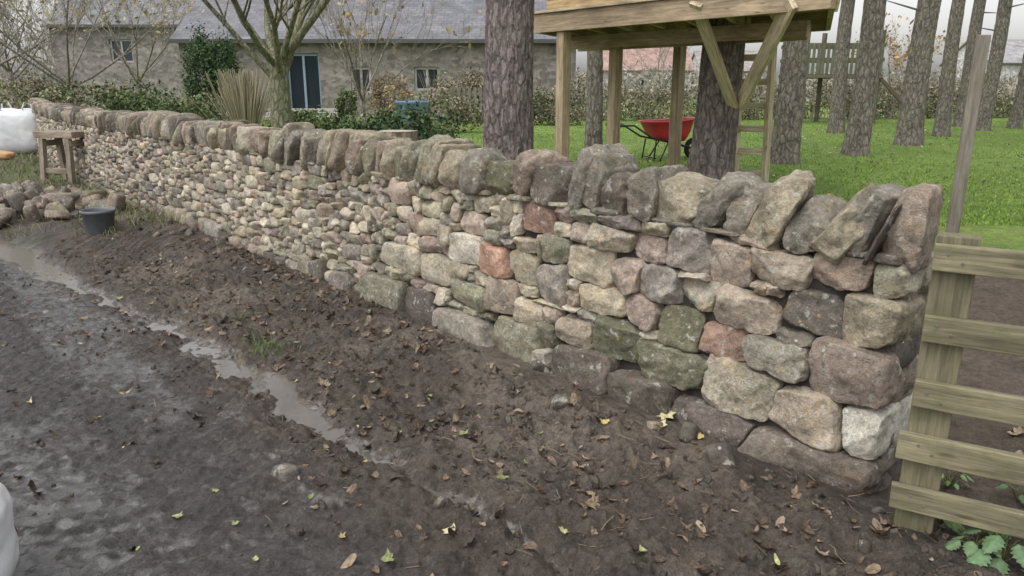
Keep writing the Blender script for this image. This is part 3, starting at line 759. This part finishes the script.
rf.add([Tt(.6,-.0,4.15),Tt(LT+.25,-.0,4.15),Tt(LT+.25,1.38,4.9),Tt(.6,1.38,4.9),Tt(.6,2.75,4.15),Tt(LT+.25,2.75,4.15)],[[0,1,2,3],[3,2,5,4]],(.08,.09,.08));rf.build("roof_felt",M_CORE,th,False)
ra=Acc()
for k in (-.08,.8): beam(ra,Tt(k,.05,DZ+.22),Tt(k,.05,DZ+1.15),.08,.08,HON)
for z in (.55,.85,1.13): beam(ra,Tt(-.12,.0,DZ+z),Tt(.84,.0,DZ+z),.03,.09,PALE)
ra.build("handrail",M_SAWN,th,False,.004)
rw=Acc()
m0=tb+np.array([.02,-.075,.05]);t1=Tt(.25,-.115,DZ+.07);beam(rw,m0+(t1-m0)*.3,m0+(t1-m0)*.75,.008,.05,(.40,.10,.09),side=fwd);rw.build("red_marker_tape",M_PAINT,th,False)
la=Acc();l0=np.array([2.66,8.9,.36]);l1=np.array([2.48,8.5,2.15]);sd=np.array([.3,-.16,0])
beam(la,l0,l1,.05,.09,PALE);beam(la,l0+sd,l1+sd,.05,.09,PALE)
for k in range(6):
    t=(k+1)/7;c=l0+(l1-l0)*t;beam(la,c,c+sd,.04,.07,PALE)
la.build("ladder",M_SAWN,th,False,.003)
# ------------------------------------------------------------------ wheelbarrow
wb=empty("wheelbarrow",(at(668,12.6),12.6,hz(at(668,12.6),12.6)));wb.rotation_euler=(0,0,math.radians(15));wb.scale=(.92,.92,.98)
t=Acc();RED=(.55,.04,.06)
def ringr(sx,sy,z,cx,k=4):
    th_=np.linspace(0,2*np.pi,32,endpoint=False);c,s_2=np.cos(th_),np.sin(th_)
    r=(np.abs(c)**k+np.abs(s_2)**k)**(-1/k);return np.stack([cx+sx*r*c,sy*r*s_2,np.full(32,z)+.0*c],1)
rings=[ringr(.46,.32,.66,0),ringr(.485,.345,.665,0),ringr(.485,.345,.645,0),ringr(.455,.315,.64,0),ringr(.38,.27,.47,.02),ringr(.26,.2,.33,.06),ringr(.02,.02,.325,.06)]
for q in (0,1,2,3): rings[q][:,2]+=.10*np.maximum(rings[q][:,0],0)
v=np.vstack(rings);f=[]
for i in range(len(rings)-1):
    for j in range(32): f.append([i*32+j,i*32+(j+1)%32,(i+1)*32+(j+1)%32,(i+1)*32+j])
t.add(v,f,RED)
inn=[ringr(.455,.312,.66,0),ringr(.37,.255,.48,.02),ringr(.25,.185,.345,.06),ringr(.02,.02,.34,.06)];inn[0][:,2]+=.1*np.maximum(inn[0][:,0],0)
v=np.vstack(inn);f=[[i*32+j,i*32+(j+1)%32,(i+1)*32+(j+1)%32,(i+1)*32+j] for i in range(3) for j in range(32)]
t.add(v,f,(.25,.02,.03));t.build("tray",M_PAINT,wb)
fr=Acc();BK=(.02,.02,.022)
for sgn in (-1,1):
    tube(fr,[(-.98,.27*sgn,.60),(-.75,.27*sgn,.60),(-.4,.24*sgn,.40),(.1,.17*sgn,.30),(.55,.06*sgn,.19)],[.016]*5,8,BK,True)
    tube(fr,[(-.30,.22*sgn,.36),(-.34,.25*sgn,.02),(-.22,.25*sgn,.012),(-.05,.19*sgn,.31)],[.014]*4,8,BK,True)
    tube(fr,[(-1.06,.27*sgn,.60),(-.93,.27*sgn,.60)],[.022]*2,10,(.03,.03,.03),True)
tube(fr,[(-.31,-.25,.06),(-.31,.25,.06)],[.012]*2,6,BK);fr.build("frame_and_legs",M_PAINT,wb)
wh=Acc();ang=np.linspace(0,2*np.pi,25);tube(wh,[(.56+.145*math.cos(q),0,.19+.145*math.sin(q)) for q in ang],[.045]*25,10,(.015,.015,.015))
tube(wh,[(.56,-.06,.19),(.56,.06,.19)],[.03]*2,10,RED,True)
for q in range(6): tube(wh,[(.56,0,.19),(.56+.12*math.cos(q*1.047),0,.19+.12*math.sin(q*1.047))],[.012]*2,6,RED)
wh.build("wheel",M_RUB,wb)
# ------------------------------------------------------------------ play tower
pt=empty("play_tower",(at(835,25),25,.4));a=Acc();DG=(.18,.155,.115)
for x in (-1.3,0,1.3):
    for y in (0,1.4): beam(a,(x,y,-.2),(x,y,2.9),.12,.12,DG)
for y in (-.08,1.48):
    for z in (1.5,2.0,2.45): beam(a,(-1.4,y,z),(1.4,y,z),.04,.12,DG)
for i in range(18): beam(a,(-1.35+i*.155,-.1,1.55),(-1.35+i*.155,-.1,2.5),.09,.025,(.17,.18,.12),side=(1,0,0))
for i in range(10): beam(a,(-1.4,.05+i*.145,1.44),(1.4,.05+i*.145,1.44),.13,.03,DG)
beam(a,(1.3,0,1.5),(2.9,-.2,-.1),.1,.1,DG);beam(a,(-1.3,0,2.6),(-3.3,0,2.6),.12,.12,DG);beam(a,(-3.3,0,2.6),(-3.7,-.7,-.1),.1,.1,DG);beam(a,(-3.3,0,2.6),(-3.7,.7,-.1),.1,.1,DG)
a.build("timber_frame",M_OLDW,pt,False,.004)
lf=empty("garden_fence",(at(490,25),25,.4));a=Acc()
for i in range(14): beam(a,(-1.2+i*.18,0,0),(-1.2+i*.18,0,1.15),.09,.02,(.22,.20,.165),side=(1,0,0))
for z in (.25,.95): beam(a,(-1.3,.03,z),(1.3,.03,z),.04,.08,(.22,.20,.165))
a.build("pales",M_OLDW,lf,False)
# ------------------------------------------------------------------ log + tubs
x,y=at(396,7.9),7.9
e=empty("cut_log",(x,y,hz(x,y)));e.scale=(1.05,1.05,1.50);a=Acc()
th_=np.linspace(0,2*np.pi,40,endpoint=False)
rr=.185+.012*np.sin(th_*3+1)+.008*np.sin(th_*7)
zz=[-.05,.1,.3,.5,.72];vv=[]
for z in zz: vv.append(np.stack([rr*(1.05-.05*z)*np.cos(th_),rr*(1.05-.05*z)*np.sin(th_),np.full(40,z)],1))
v=np.vstack(vv);f=[[i*40+j,i*40+(j+1)%40,(i+1)*40+(j+1)%40,(i+1)*40+j] for i in range(4) for j in range(40)]
a.add(v,f,(.34,.28,.22));a.build("bark",M_PINE,e)
b=Acc();top=vv[-1]*1.;tv=[top*np.array([q,q,1]) for q in (1,.75,.5,.25)];tv=np.vstack(tv+[np.array([[0,0,.725]])]);tv[:,2]=.722
f4=[[i*40+j,i*40+(j+1)%40,(i+1)*40+(j+1)%40,(i+1)*40+j] for i in range(3) for j in range(40)];rc=np.concatenate([np.full(40,.7),np.full(40,1.05),np.full(40,.85),np.full(40,1.1),[.7]])
b.add(tv,f4,rc[:,None]*np.array([[.45,.38,.30]]));b.add(np.vstack([tv[120:160],tv[160:]]),[[j,(j+1)%40,40] for j in range(40)],(.43,.36,.28));b.build("sawn_end",M_CORE,e,False)
def lathe(acc,prof,col,n=36):
    t=np.linspace(0,2*np.pi,n,endpoint=False);v=np.vstack([np.stack([r*np.cos(t),r*np.sin(t),np.full(n,z)],1) for r,z in prof])
    f=[[i*n+j,i*n+(j+1)%n,(i+1)*n+(j+1)%n,(i+1)*n+j] for i in range(len(prof)-1) for j in range(n)];acc.add(v,f,col)
x,y=at(412,16),16;e=empty("blue_tub",(x,y,.4));a=Acc()
lathe(a,[(.02,0),(.26,0),(.30,.25),(.34,.62),(.36,.63),(.36,.66),(.33,.66),(.30,.6),(.25,.06),(.02,.05)],(.16,.26,.40));a.build("tub",M_PLAST,e);e.scale=(1,1,1.35)
x,y=gp(101,233);e=empty("builders_bucket",(x,y,hz(x,y)+.0));a=Acc()
lathe(a,[(.005,.0),(.125,0),(.132,.01),(.168,.24),(.178,.243),(.182,.25),(.182,.272),(.174,.276),(.165,.272),(.160,.24),(.125,.02),(.005,.018)],(.11,.12,.135));a.build("shell",M_PLAST,e)
a=Acc();tube(a,[(.182*math.cos(q),.182*math.sin(q)*.55-.12,.25-.10*math.sin(q)) for q in np.linspace(0,math.pi,14)],[.004]*14,6,(.25,.25,.26));a.build("handle",M_PAINT,e)
a=Acc();lathe(a,[(.005,.17),(.08,.175),(.152,.165)],(.10,.085,.07));a.build("mud_inside",M_MUD,e);e.rotation_euler=(0,0,.7)
# ------------------------------------------------------------------ wooden trestle
x,y=gp(70,184);e=empty("wooden_trestle",(x,y,hz(x,y)));e.rotation_euler=(0,0,math.radians(-14));a=Acc();TW=(.34,.28,.22)
for sx in (-.27,.27):
    for sy in (-.2,.2): beam(a,(sx*1.02,sy*1.15,-.03),(sx*.95,sy*.8,.70),.085,.085,TW,side=(1,0,0))
beam(a,(-.38,0,.765),(.38,0,.765),.42,.10,TW);beam(a,(-.27,-.2,.18),(.27,-.2,.18),.04,.09,TW);beam(a,(-.27,.2,.22),(.27,.2,.22),.04,.09,TW)
for sx in (-.27,.27): beam(a,(sx,-.19,.62),(sx,.19,.62),.1,.09,TW)
a.build("timbers",M_OLDW,e,False,.008)
# ------------------------------------------------------------------ bulk bags
def bag(name,x,y,w,h,rot,sag=.12,loops=True):
    e=empty(name,(x,y,hz(x,y)));e.rotation_euler=(0,0,rot);a=Acc();p,f=cubegrid(48);k=4.5
    p=p/(np.sum(np.abs(p)**k,1)**(1/k))[:,None]
    bul=1+.10*np.cos(p[:,2]*1.4);p[:,0]*=bul;p[:,1]*=bul
    wr=vn3(p*3,17)*.07+vn3(p*7,31)*.03
    p*=(1+wr)[:,None];v=p*np.array([w/2,w/2,h/2])+np.array([0,0,h/2-.02])
    v[:,2]-=sag*(p[:,2]>.7)*np.exp(-(p[:,0]**2+p[:,1]**2)*2)
    a.add(v,f,(.70,.71,.73));a.build("fabric",M_FAB,e)
    s=Acc()
    for sx in (-1,1):
        for sy in (-1,1):
            q=np.array([sx*w*.42,sy*w*.42,h*.86])
            if loops: tube(s,[q,q+np.array([0,0,.18]),q+np.array([-sx*.14,0,.23]),q+np.array([-sx*.22,0,.02])],[.018]*4,6,(.5,.5,.52))
            else: tube(s,[q,q+np.array([-sx*.1,0,.06]),q+np.array([-sx*.22,0,.05]),q+np.array([-sx*.26,0,-.02])],[.014]*4,6,(.5,.5,.52))
    s.build("lifting_loops",M_FAB,e);return e
pp=W(20.6,-.62,0);bag("bulk_bag",pp[0]+.40,pp[1]+.1,1.0,1.1,.3)
bag("bulk_bag",-2.04,1.70,.96,.46,.25,.05,False)
pp=W(19.2,-.5,0);e=empty("orange_sack",(pp[0]-.0,pp[1]-.4,hz(pp[0],pp[1])));a=Acc();stone(a,(0,0,.09),np.eye(3),(.28,.18,.1),(.50,.30,.14),k=3,n=9,cuts=2,amp=.05);a.build("sack",M_FAB,e)
# ------------------------------------------------------------------ stone pile & loose stones
e=empty("stone_pile");a=Acc()
cx,cy=gp(28,213)
for k in range(150):
    r=abs(random.gauss(0,.5));an=U(0,6.28);x=cx+r*math.cos(an)*1.5;y=cy+r*math.sin(an)*1.1
    sz=U(.045,.12);z=hz(x,y)+sz*.45+max(0,.26-r*.35)*R()
    q=RNG.normal(size=(3,3));q,_=np.linalg.qr(q)
    stone(a,(x,y,z),q,(sz*1.4,sz,sz*.6),np.array(PAL[random.choice('bgpkqg')])*U(.45,.8),k=7,n=5,cuts=8,amp=.03,moss=.1)
a.build("stones",M_STONE,e)
a=Acc();e=empty("loose_stones")
for (px,py,sz,c) in ((286,476,.042,'g'),(150,420,.02,'k'),(520,395,.03,'k'),(440,510,.02,'g'),(720,470,.05,'k'),(690,445,.05,'k'),(560,420,.035,'g'),(540,375,.05,'k'),(655,435,.03,'b')):
    x,y=gp(px,py);q=RNG.normal(size=(3,3));q,_=np.linalg.qr(q);stone(a,(x,y,hz(x,y)+sz*.2),q,(sz*1.2,sz,sz*.7),np.array(PAL[c])*.55,k=6,n=5,cuts=8,amp=.04)
for k in range(90):
    s=U(-.5,16);p=abs(random.gauss(.18,.3))+.03;P=W(s,-p,0);sz=U(.008,.026)+(.02 if s>6 else 0)
    q=RNG.normal(size=(3,3));q,_=np.linalg.qr(q);stone(a,(P[0],P[1],hz(P[0],P[1])+sz*.2),q,(sz*1.3,sz,sz*.6),np.array(PAL[random.choice('bgkkkq')])*U(.3,.55),k=6,n=3,cuts=5,amp=.04)
a.build("stones",M_STONE,e)
a=Acc();m=3600
s=RNG.uniform(-1.2,8,m);p=np.abs(RNG.normal(.85,.8,m))+.03;cl=vn(s*2.2,p*2.2,91);keep=cl>.42;s=s[keep];p=p[keep]
xs=O[0]+D[0]*s-N[0]*p;ys=O[1]+D[1]*s-N[1]*p;hh=height(xs,ys);ok=hh>-.026;xs,ys,hh=xs[ok],ys[ok],hh[ok]
base,f=TM[3];base=base/(np.sum(np.abs(base)**4,1)**.25)[:,None]
for x,y,z in zip(xs,ys,hh):
    sz=.004+.010*R()**2.5;q,_=np.linalg.qr(RNG.normal(size=(3,3)));v=(base*RNG.uniform(.65,1.35,(len(base),1))*np.array([sz*U(.9,1.6),sz,sz*.7]))@q
    a.add(v+np.array([x,y,z]),f,np.array([.09,.071,.056])*U(.6,1.3))
a.build("mud_clods",M_MUD,None,True)
# ------------------------------------------------------------------ fallen leaves
def leafshape(kind):
    if kind==0:
        an=np.radians(np.linspace(-90,270,17)[:-1]);r=np.array([.2,.5,.75,.55,.95,.6,.66,.8,1.05,.8,.66,.6,.95,.55,.75,.5])
        return np.stack([r*np.cos(an),r*np.sin(an)],1)
    an=np.linspace(0,2*np.pi,12,endpoint=False);return np.stack([.45*np.cos(an)*(1-.25*np.sin(an)),.95*np.sin(an)],1)
SH=[leafshape(0),leafshape(1)]
def leaf(acc,x,y,z,size,col,kind,tilt=.35,curl=.35):
    sh=SH[kind]*size;n=len(sh);inner=sh*.5
    pts=np.vstack([[0,0],inner,sh]);cu=curl*U(.3,1.5)*(pts[:,0]**2)/size*U(.6,1.6)+curl*U(-.5,1.2)*pts[:,1]**2/size+RNG.normal(size=len(pts))*size*.06
    v=np.column_stack([pts,cu]);a_=U(0,6.28);c,s_3=math.cos(a_),math.sin(a_)
    v=v@np.array([[c,s_3,0],[-s_3,c,0],[0,0,1]]).T
    tx,ty=random.gauss(0,tilt),random.gauss(0,tilt)
    v=v@np.array([[1,0,-math.sin(tx)],[0,1,0],[math.sin(tx),0,1]])@np.array([[1,0,0],[0,1,-math.sin(ty)],[0,math.sin(ty),1]])
    v=v-np.array([0,0,v[:,2].min()*.7]);v=v+np.array([x,y,z+.002])
    cc=np.array(col)*U(.75,1.2);cv=np.tile(cc,(len(v),1))*RNG.uniform(.75,1.15,(len(v),1))
    acc.add(v,[[0,1+j,1+(j+1)%n] for j in range(n)],cv)
    fo=np.array([[1+j,1+n+j,1+n+(j+1)%n,1+(j+1)%n] for j in range(n)])+(acc.n-len(v));acc.f.append(fo)
a=Acc();BR=[(.13,.09,.06),(.16,.11,.075),(.085,.062,.046),(.20,.145,.095),(.26,.20,.14),(.06,.045,.036)]
for k in range(1900):
    s=U(-1.4,7) if R()<.8 else U(0,14);p=abs(random.gauss(.55,.6))+.02 if R()<.85 else U(.2,3.2)
    if R()>vn(np.array([s*1.8]),np.array([p*1.8]),123)[0]*1.5: continue
    P=W(s,-p,0);z=hz(P[0],P[1])
    if z<-.026: continue
    leaf(a,P[0],P[1],z,U(.012,.036),random.choice(BR),int(R()<.5),.45,.6)
for k in range(800):
    s=-U(.0,3.5);q=U(-.3,4.5);P=W(s,q,0);leaf(a,P[0],P[1],hz(P[0],P[1]),U(.02,.045),random.choice(BR+[(.3,.24,.16)]),int(R()<.5),.4,.5)
YL=[(.50,.40,.16),(.52,.46,.28),(.38,.38,.18),(.27,.30,.13),(.36,.28,.19)]
spots=[(126,398,.045,0),(666,425,.055,1),(660,437,.04,1),(605,437,.03,0),(464,437,.03,3),(503,492,.03,3),(450,538,.035,1),(511,530,.025,3),(563,545,.025,2),(390,566,.035,3),(178,518,.025,3),
(341,540,.022,0),(365,470,.022,0),(297,345,.022,3),(700,540,.03,4),(570,420,.025,3),(700,447,.02,0),(525,470,.02,3),(215,490,.02,2),(30,405,.02,1),(168,332,.03,2),(120,300,.03,3),(80,345,.02,2),(235,525,.02,3),
(975,367,.04,1),(820,565,.03,4),(845,515,.035,4),(640,560,.025,2),(430,400,.02,3),(480,420,.02,4),(590,505,.02,4),(400,440,.02,2),(310,500,.02,3),(255,560,.02,2),(545,365,.02,1)]
for (px,py,sz,c) in spots:
    x,y=gp(px,py);leaf(a,x,y,hz(x,y)+.006,sz*U(.85,1.1),YL[c],int(c>2 and R()<.6),.25,.5)
for k in range(110):
    s=U(-1,12);p=U(.1,4);P=W(s,-p,0);z=max(hz(P[0],P[1]),-.027);leaf(a,P[0],P[1],z+.003,U(.010,.02),random.choice(YL),1,.3,.4)
for k in range(1000):
    x=U(-3,17);y=U(9,26);sx,p=wc(x,y)
    if -p<2:continue
    leaf(a,x,y,hz(x,y)+.03,U(.025,.04),random.choice(YL[:2]+BR),1,.3,.4)
a.build("fallen_leaves",M_DLEAF,None,False)
a=Acc()
for k in range(900):
    P=W(U(-1.2,8),-abs(random.gauss(.7,.7))-.02,0);z=hz(P[0],P[1])+.006
    if z<-.02:continue
    an=U(0,6.28);L=U(.02,.09);d=np.array([math.cos(an),math.sin(an),U(-.1,.25)]);tube(a,[P+[0,0,z],P+[0,0,z]+d*L*.5+RNG.normal(size=3)*.004,P+[0,0,z]+d*L],[.0016,.0013,.0009],4,np.array([.26,.20,.13])*U(.4,1.3))
a.build("twig_litter",M_TWIG)
# ------------------------------------------------------------------ grass
def blades(acc,x,y,hgt,wid,cols,lean=.5):
    n=len(x);z=height(x,y);an=RNG.uniform(0,6.28,n);L=hgt*RNG.uniform(.5,1.3,n)
    b=np.stack([x,y,z-.004],1);sd=np.stack([np.cos(an),np.sin(an),0*an],1)*wid*.5
    ln=RNG.normal(size=(n,2))*lean;m=b+np.stack([ln[:,0]*L*.3,ln[:,1]*L*.3,L*.6],1);t=b+np.stack([ln[:,0]*L*.9,ln[:,1]*L*.9,L],1)
    v=np.stack([b-sd,b+sd,m+sd*.7,m-sd*.7,t],1).reshape(-1,3);i=np.arange(n)*5
    cols=np.array(cols);c=cols[RNG.integers(0,len(cols),n)]*RNG.uniform(.7,1.3,(n,1))
    acc.add(v,np.stack([i,i+1,i+2,i+3],1),np.repeat(c,5,0));acc.f.append(np.stack([i+3,i+2,i+4],1)+(acc.n-len(v)))
GL=[(.17,.275,.045),(.21,.32,.06),(.14,.22,.035)]
a=Acc();n=100000
y=6.5+21*RNG.random(n)**1.4;x=RNG.uniform(-.35,.95,n)*y
s,p=wc(x,y);thr=np.interp(s,[-12,-1,.5,3],[5.4,5.2,3.5,1.4])+.2
k=(-p>thr-fbm(x*1.3,y*1.3,4,55)*1.5);blades(a,x[k],y[k],.03,.014,GL);a.build("lawn_grass",M_LEAF,None,False)
a=Acc();TG=[(.12,.18,.05),(.16,.22,.07),(.09,.13,.04)]
def tuft(px,py,r,n,h,cols=TG):
    X0,Y0=gp(px,py);blades(a,X0+RNG.normal(0,r,n),Y0+RNG.normal(0,r,n),h,.004,cols,.8)
tuft(268,352,.07,130,.055);tuft(262,345,.05,60,.05);tuft(345,405,.03,20,.03);tuft(240,318,.06,40,.04);tuft(400,350,.04,30,.03)
VG=[(.13,.165,.06),(.17,.195,.08),(.24,.22,.13)]
for q in range(140):
    s=U(8,22);p=abs(random.gauss(.5,.6))+.1 if R()<.6 else U(3.6,7);P=W(s,-p,0);m_=45;blades(a,P[0]+RNG.normal(0,.16,m_),P[1]+RNG.normal(0,.16,m_),U(.06,.14),.010,VG,.8)
a.build("verge_grass",M_LEAF,None,False)
def weed(name,px,py,n,size,col,h,zz=0.):
    X0,Y0=gp(px,py);z=hz(X0,Y0);e=empty(name,(X0,Y0,z));l=Acc();s=Acc()
    for k in range(n):
        an=k*2.4+U(-.3,.3);r=U(.3,1)*h*.9;H=h*U(.35,1.1);tip=np.array([r*math.cos(an),r*math.sin(an),H])
        tube(s,[(0,0,0),tip*np.array([.4,.4,.7]),tip],[.003,.0025,.0018],5,(.12,.13,.05))
        out=np.array([math.cos(an),math.sin(an),-.35]);out/=np.linalg.norm(out);sd=np.array([-math.sin(an),math.cos(an),0]);up=np.cross(out,sd)
        L=size*U(.7,1.2);m=13;ts=np.linspace(0,1,m);wd=L*.42*np.sin(np.pi*ts**.75)**.8*(1+.16*np.where(np.arange(m)%2==0,1,-1));wd[0]=0.001;wd[-1]=.001
        c=tip+out*ts[:,None]*L-np.array([0,0,1])*(ts[:,None]**2)*L*.35
        v=np.stack([c+sd*wd[:,None]+up*wd[:,None]*-.25,c,c-sd*wd[:,None]+up*wd[:,None]*-.25],1).reshape(-1,3)
        f=[[i*3+j,i*3+j+1,i*3+j+4,i*3+j+3] for i in range(m-1) for j in (0,1)]
        cc=np.array(col)*U(.7,1.35);cv=np.tile(cc,(len(v),1));cv[1::3]*=1.35;l.add(v,f,cv)
    l.build("leaves",M_LEAF,e,False);s.build("stems",M_LEAF,e)
weed("nettle_plant",938,530,12,.045,(.10,.17,.06),.09);weed("dock_plant",1000,572,14,.07,(.10,.165,.08),.11);weed("dock_plant",972,562,9,.05,(.12,.18,.09),.07)
weed("nettle_plant",948,488,14,.03,(.11,.18,.065),.08);weed("nettle_plant",1005,535,11,.04,(.09,.15,.06),.09);weed("nettle_plant",985,545,10,.035,(.08,.14,.06),.06);weed("nettle_plant",1018,500,10,.035,(.08,.14,.06),.08)
# ------------------------------------------------------------------ world & sun
w=bpy.data.worlds.new("World");scene.world=w;w.use_nodes=True;nt=w.node_tree;nt.nodes.clear()
sk=nt.nodes.new("ShaderNodeTexSky");sk.sky_type='NISHITA';sk.sun_disc=False;sk.dust_density=3;sk.air_density=1.3
sdir=Vector((-.40,-.45,1.1)).normalized();sk.sun_elevation=math.asin(sdir.z);sk.sun_rotation=math.atan2(sdir.x,sdir.y)
hs=nt.nodes.new("ShaderNodeHueSaturation");hs.inputs["Saturation"].default_value=.14;hs.inputs["Value"].default_value=1.6
bg=nt.nodes.new("ShaderNodeBackground");bg.inputs["Strength"].default_value=.15;ow_=nt.nodes.new("ShaderNodeOutputWorld")
nt.links.new(sk.outputs[0],hs.inputs["Color"]);nt.links.new(hs.outputs[0],bg.inputs[0]);nt.links.new(bg.outputs[0],ow_.inputs[0])
sl=bpy.data.lights.new("sun","SUN");sl.energy=.95;sl.angle=math.radians(50);sl.color=(1,.98,.95);so=bpy.data.objects.new("sun",sl);scene.collection.objects.link(so)
so.rotation_euler=(-sdir).to_track_quat('-Z','Y').to_euler();so.location=(0,0,20)
scene.view_settings.view_transform='Standard';scene.view_settings.look='None';scene.view_settings.exposure=0;scene.view_settings.gamma=1
print("VERTS",sum(len(o.data.vertices) for o in bpy.data.objects if o.type=='MESH'))
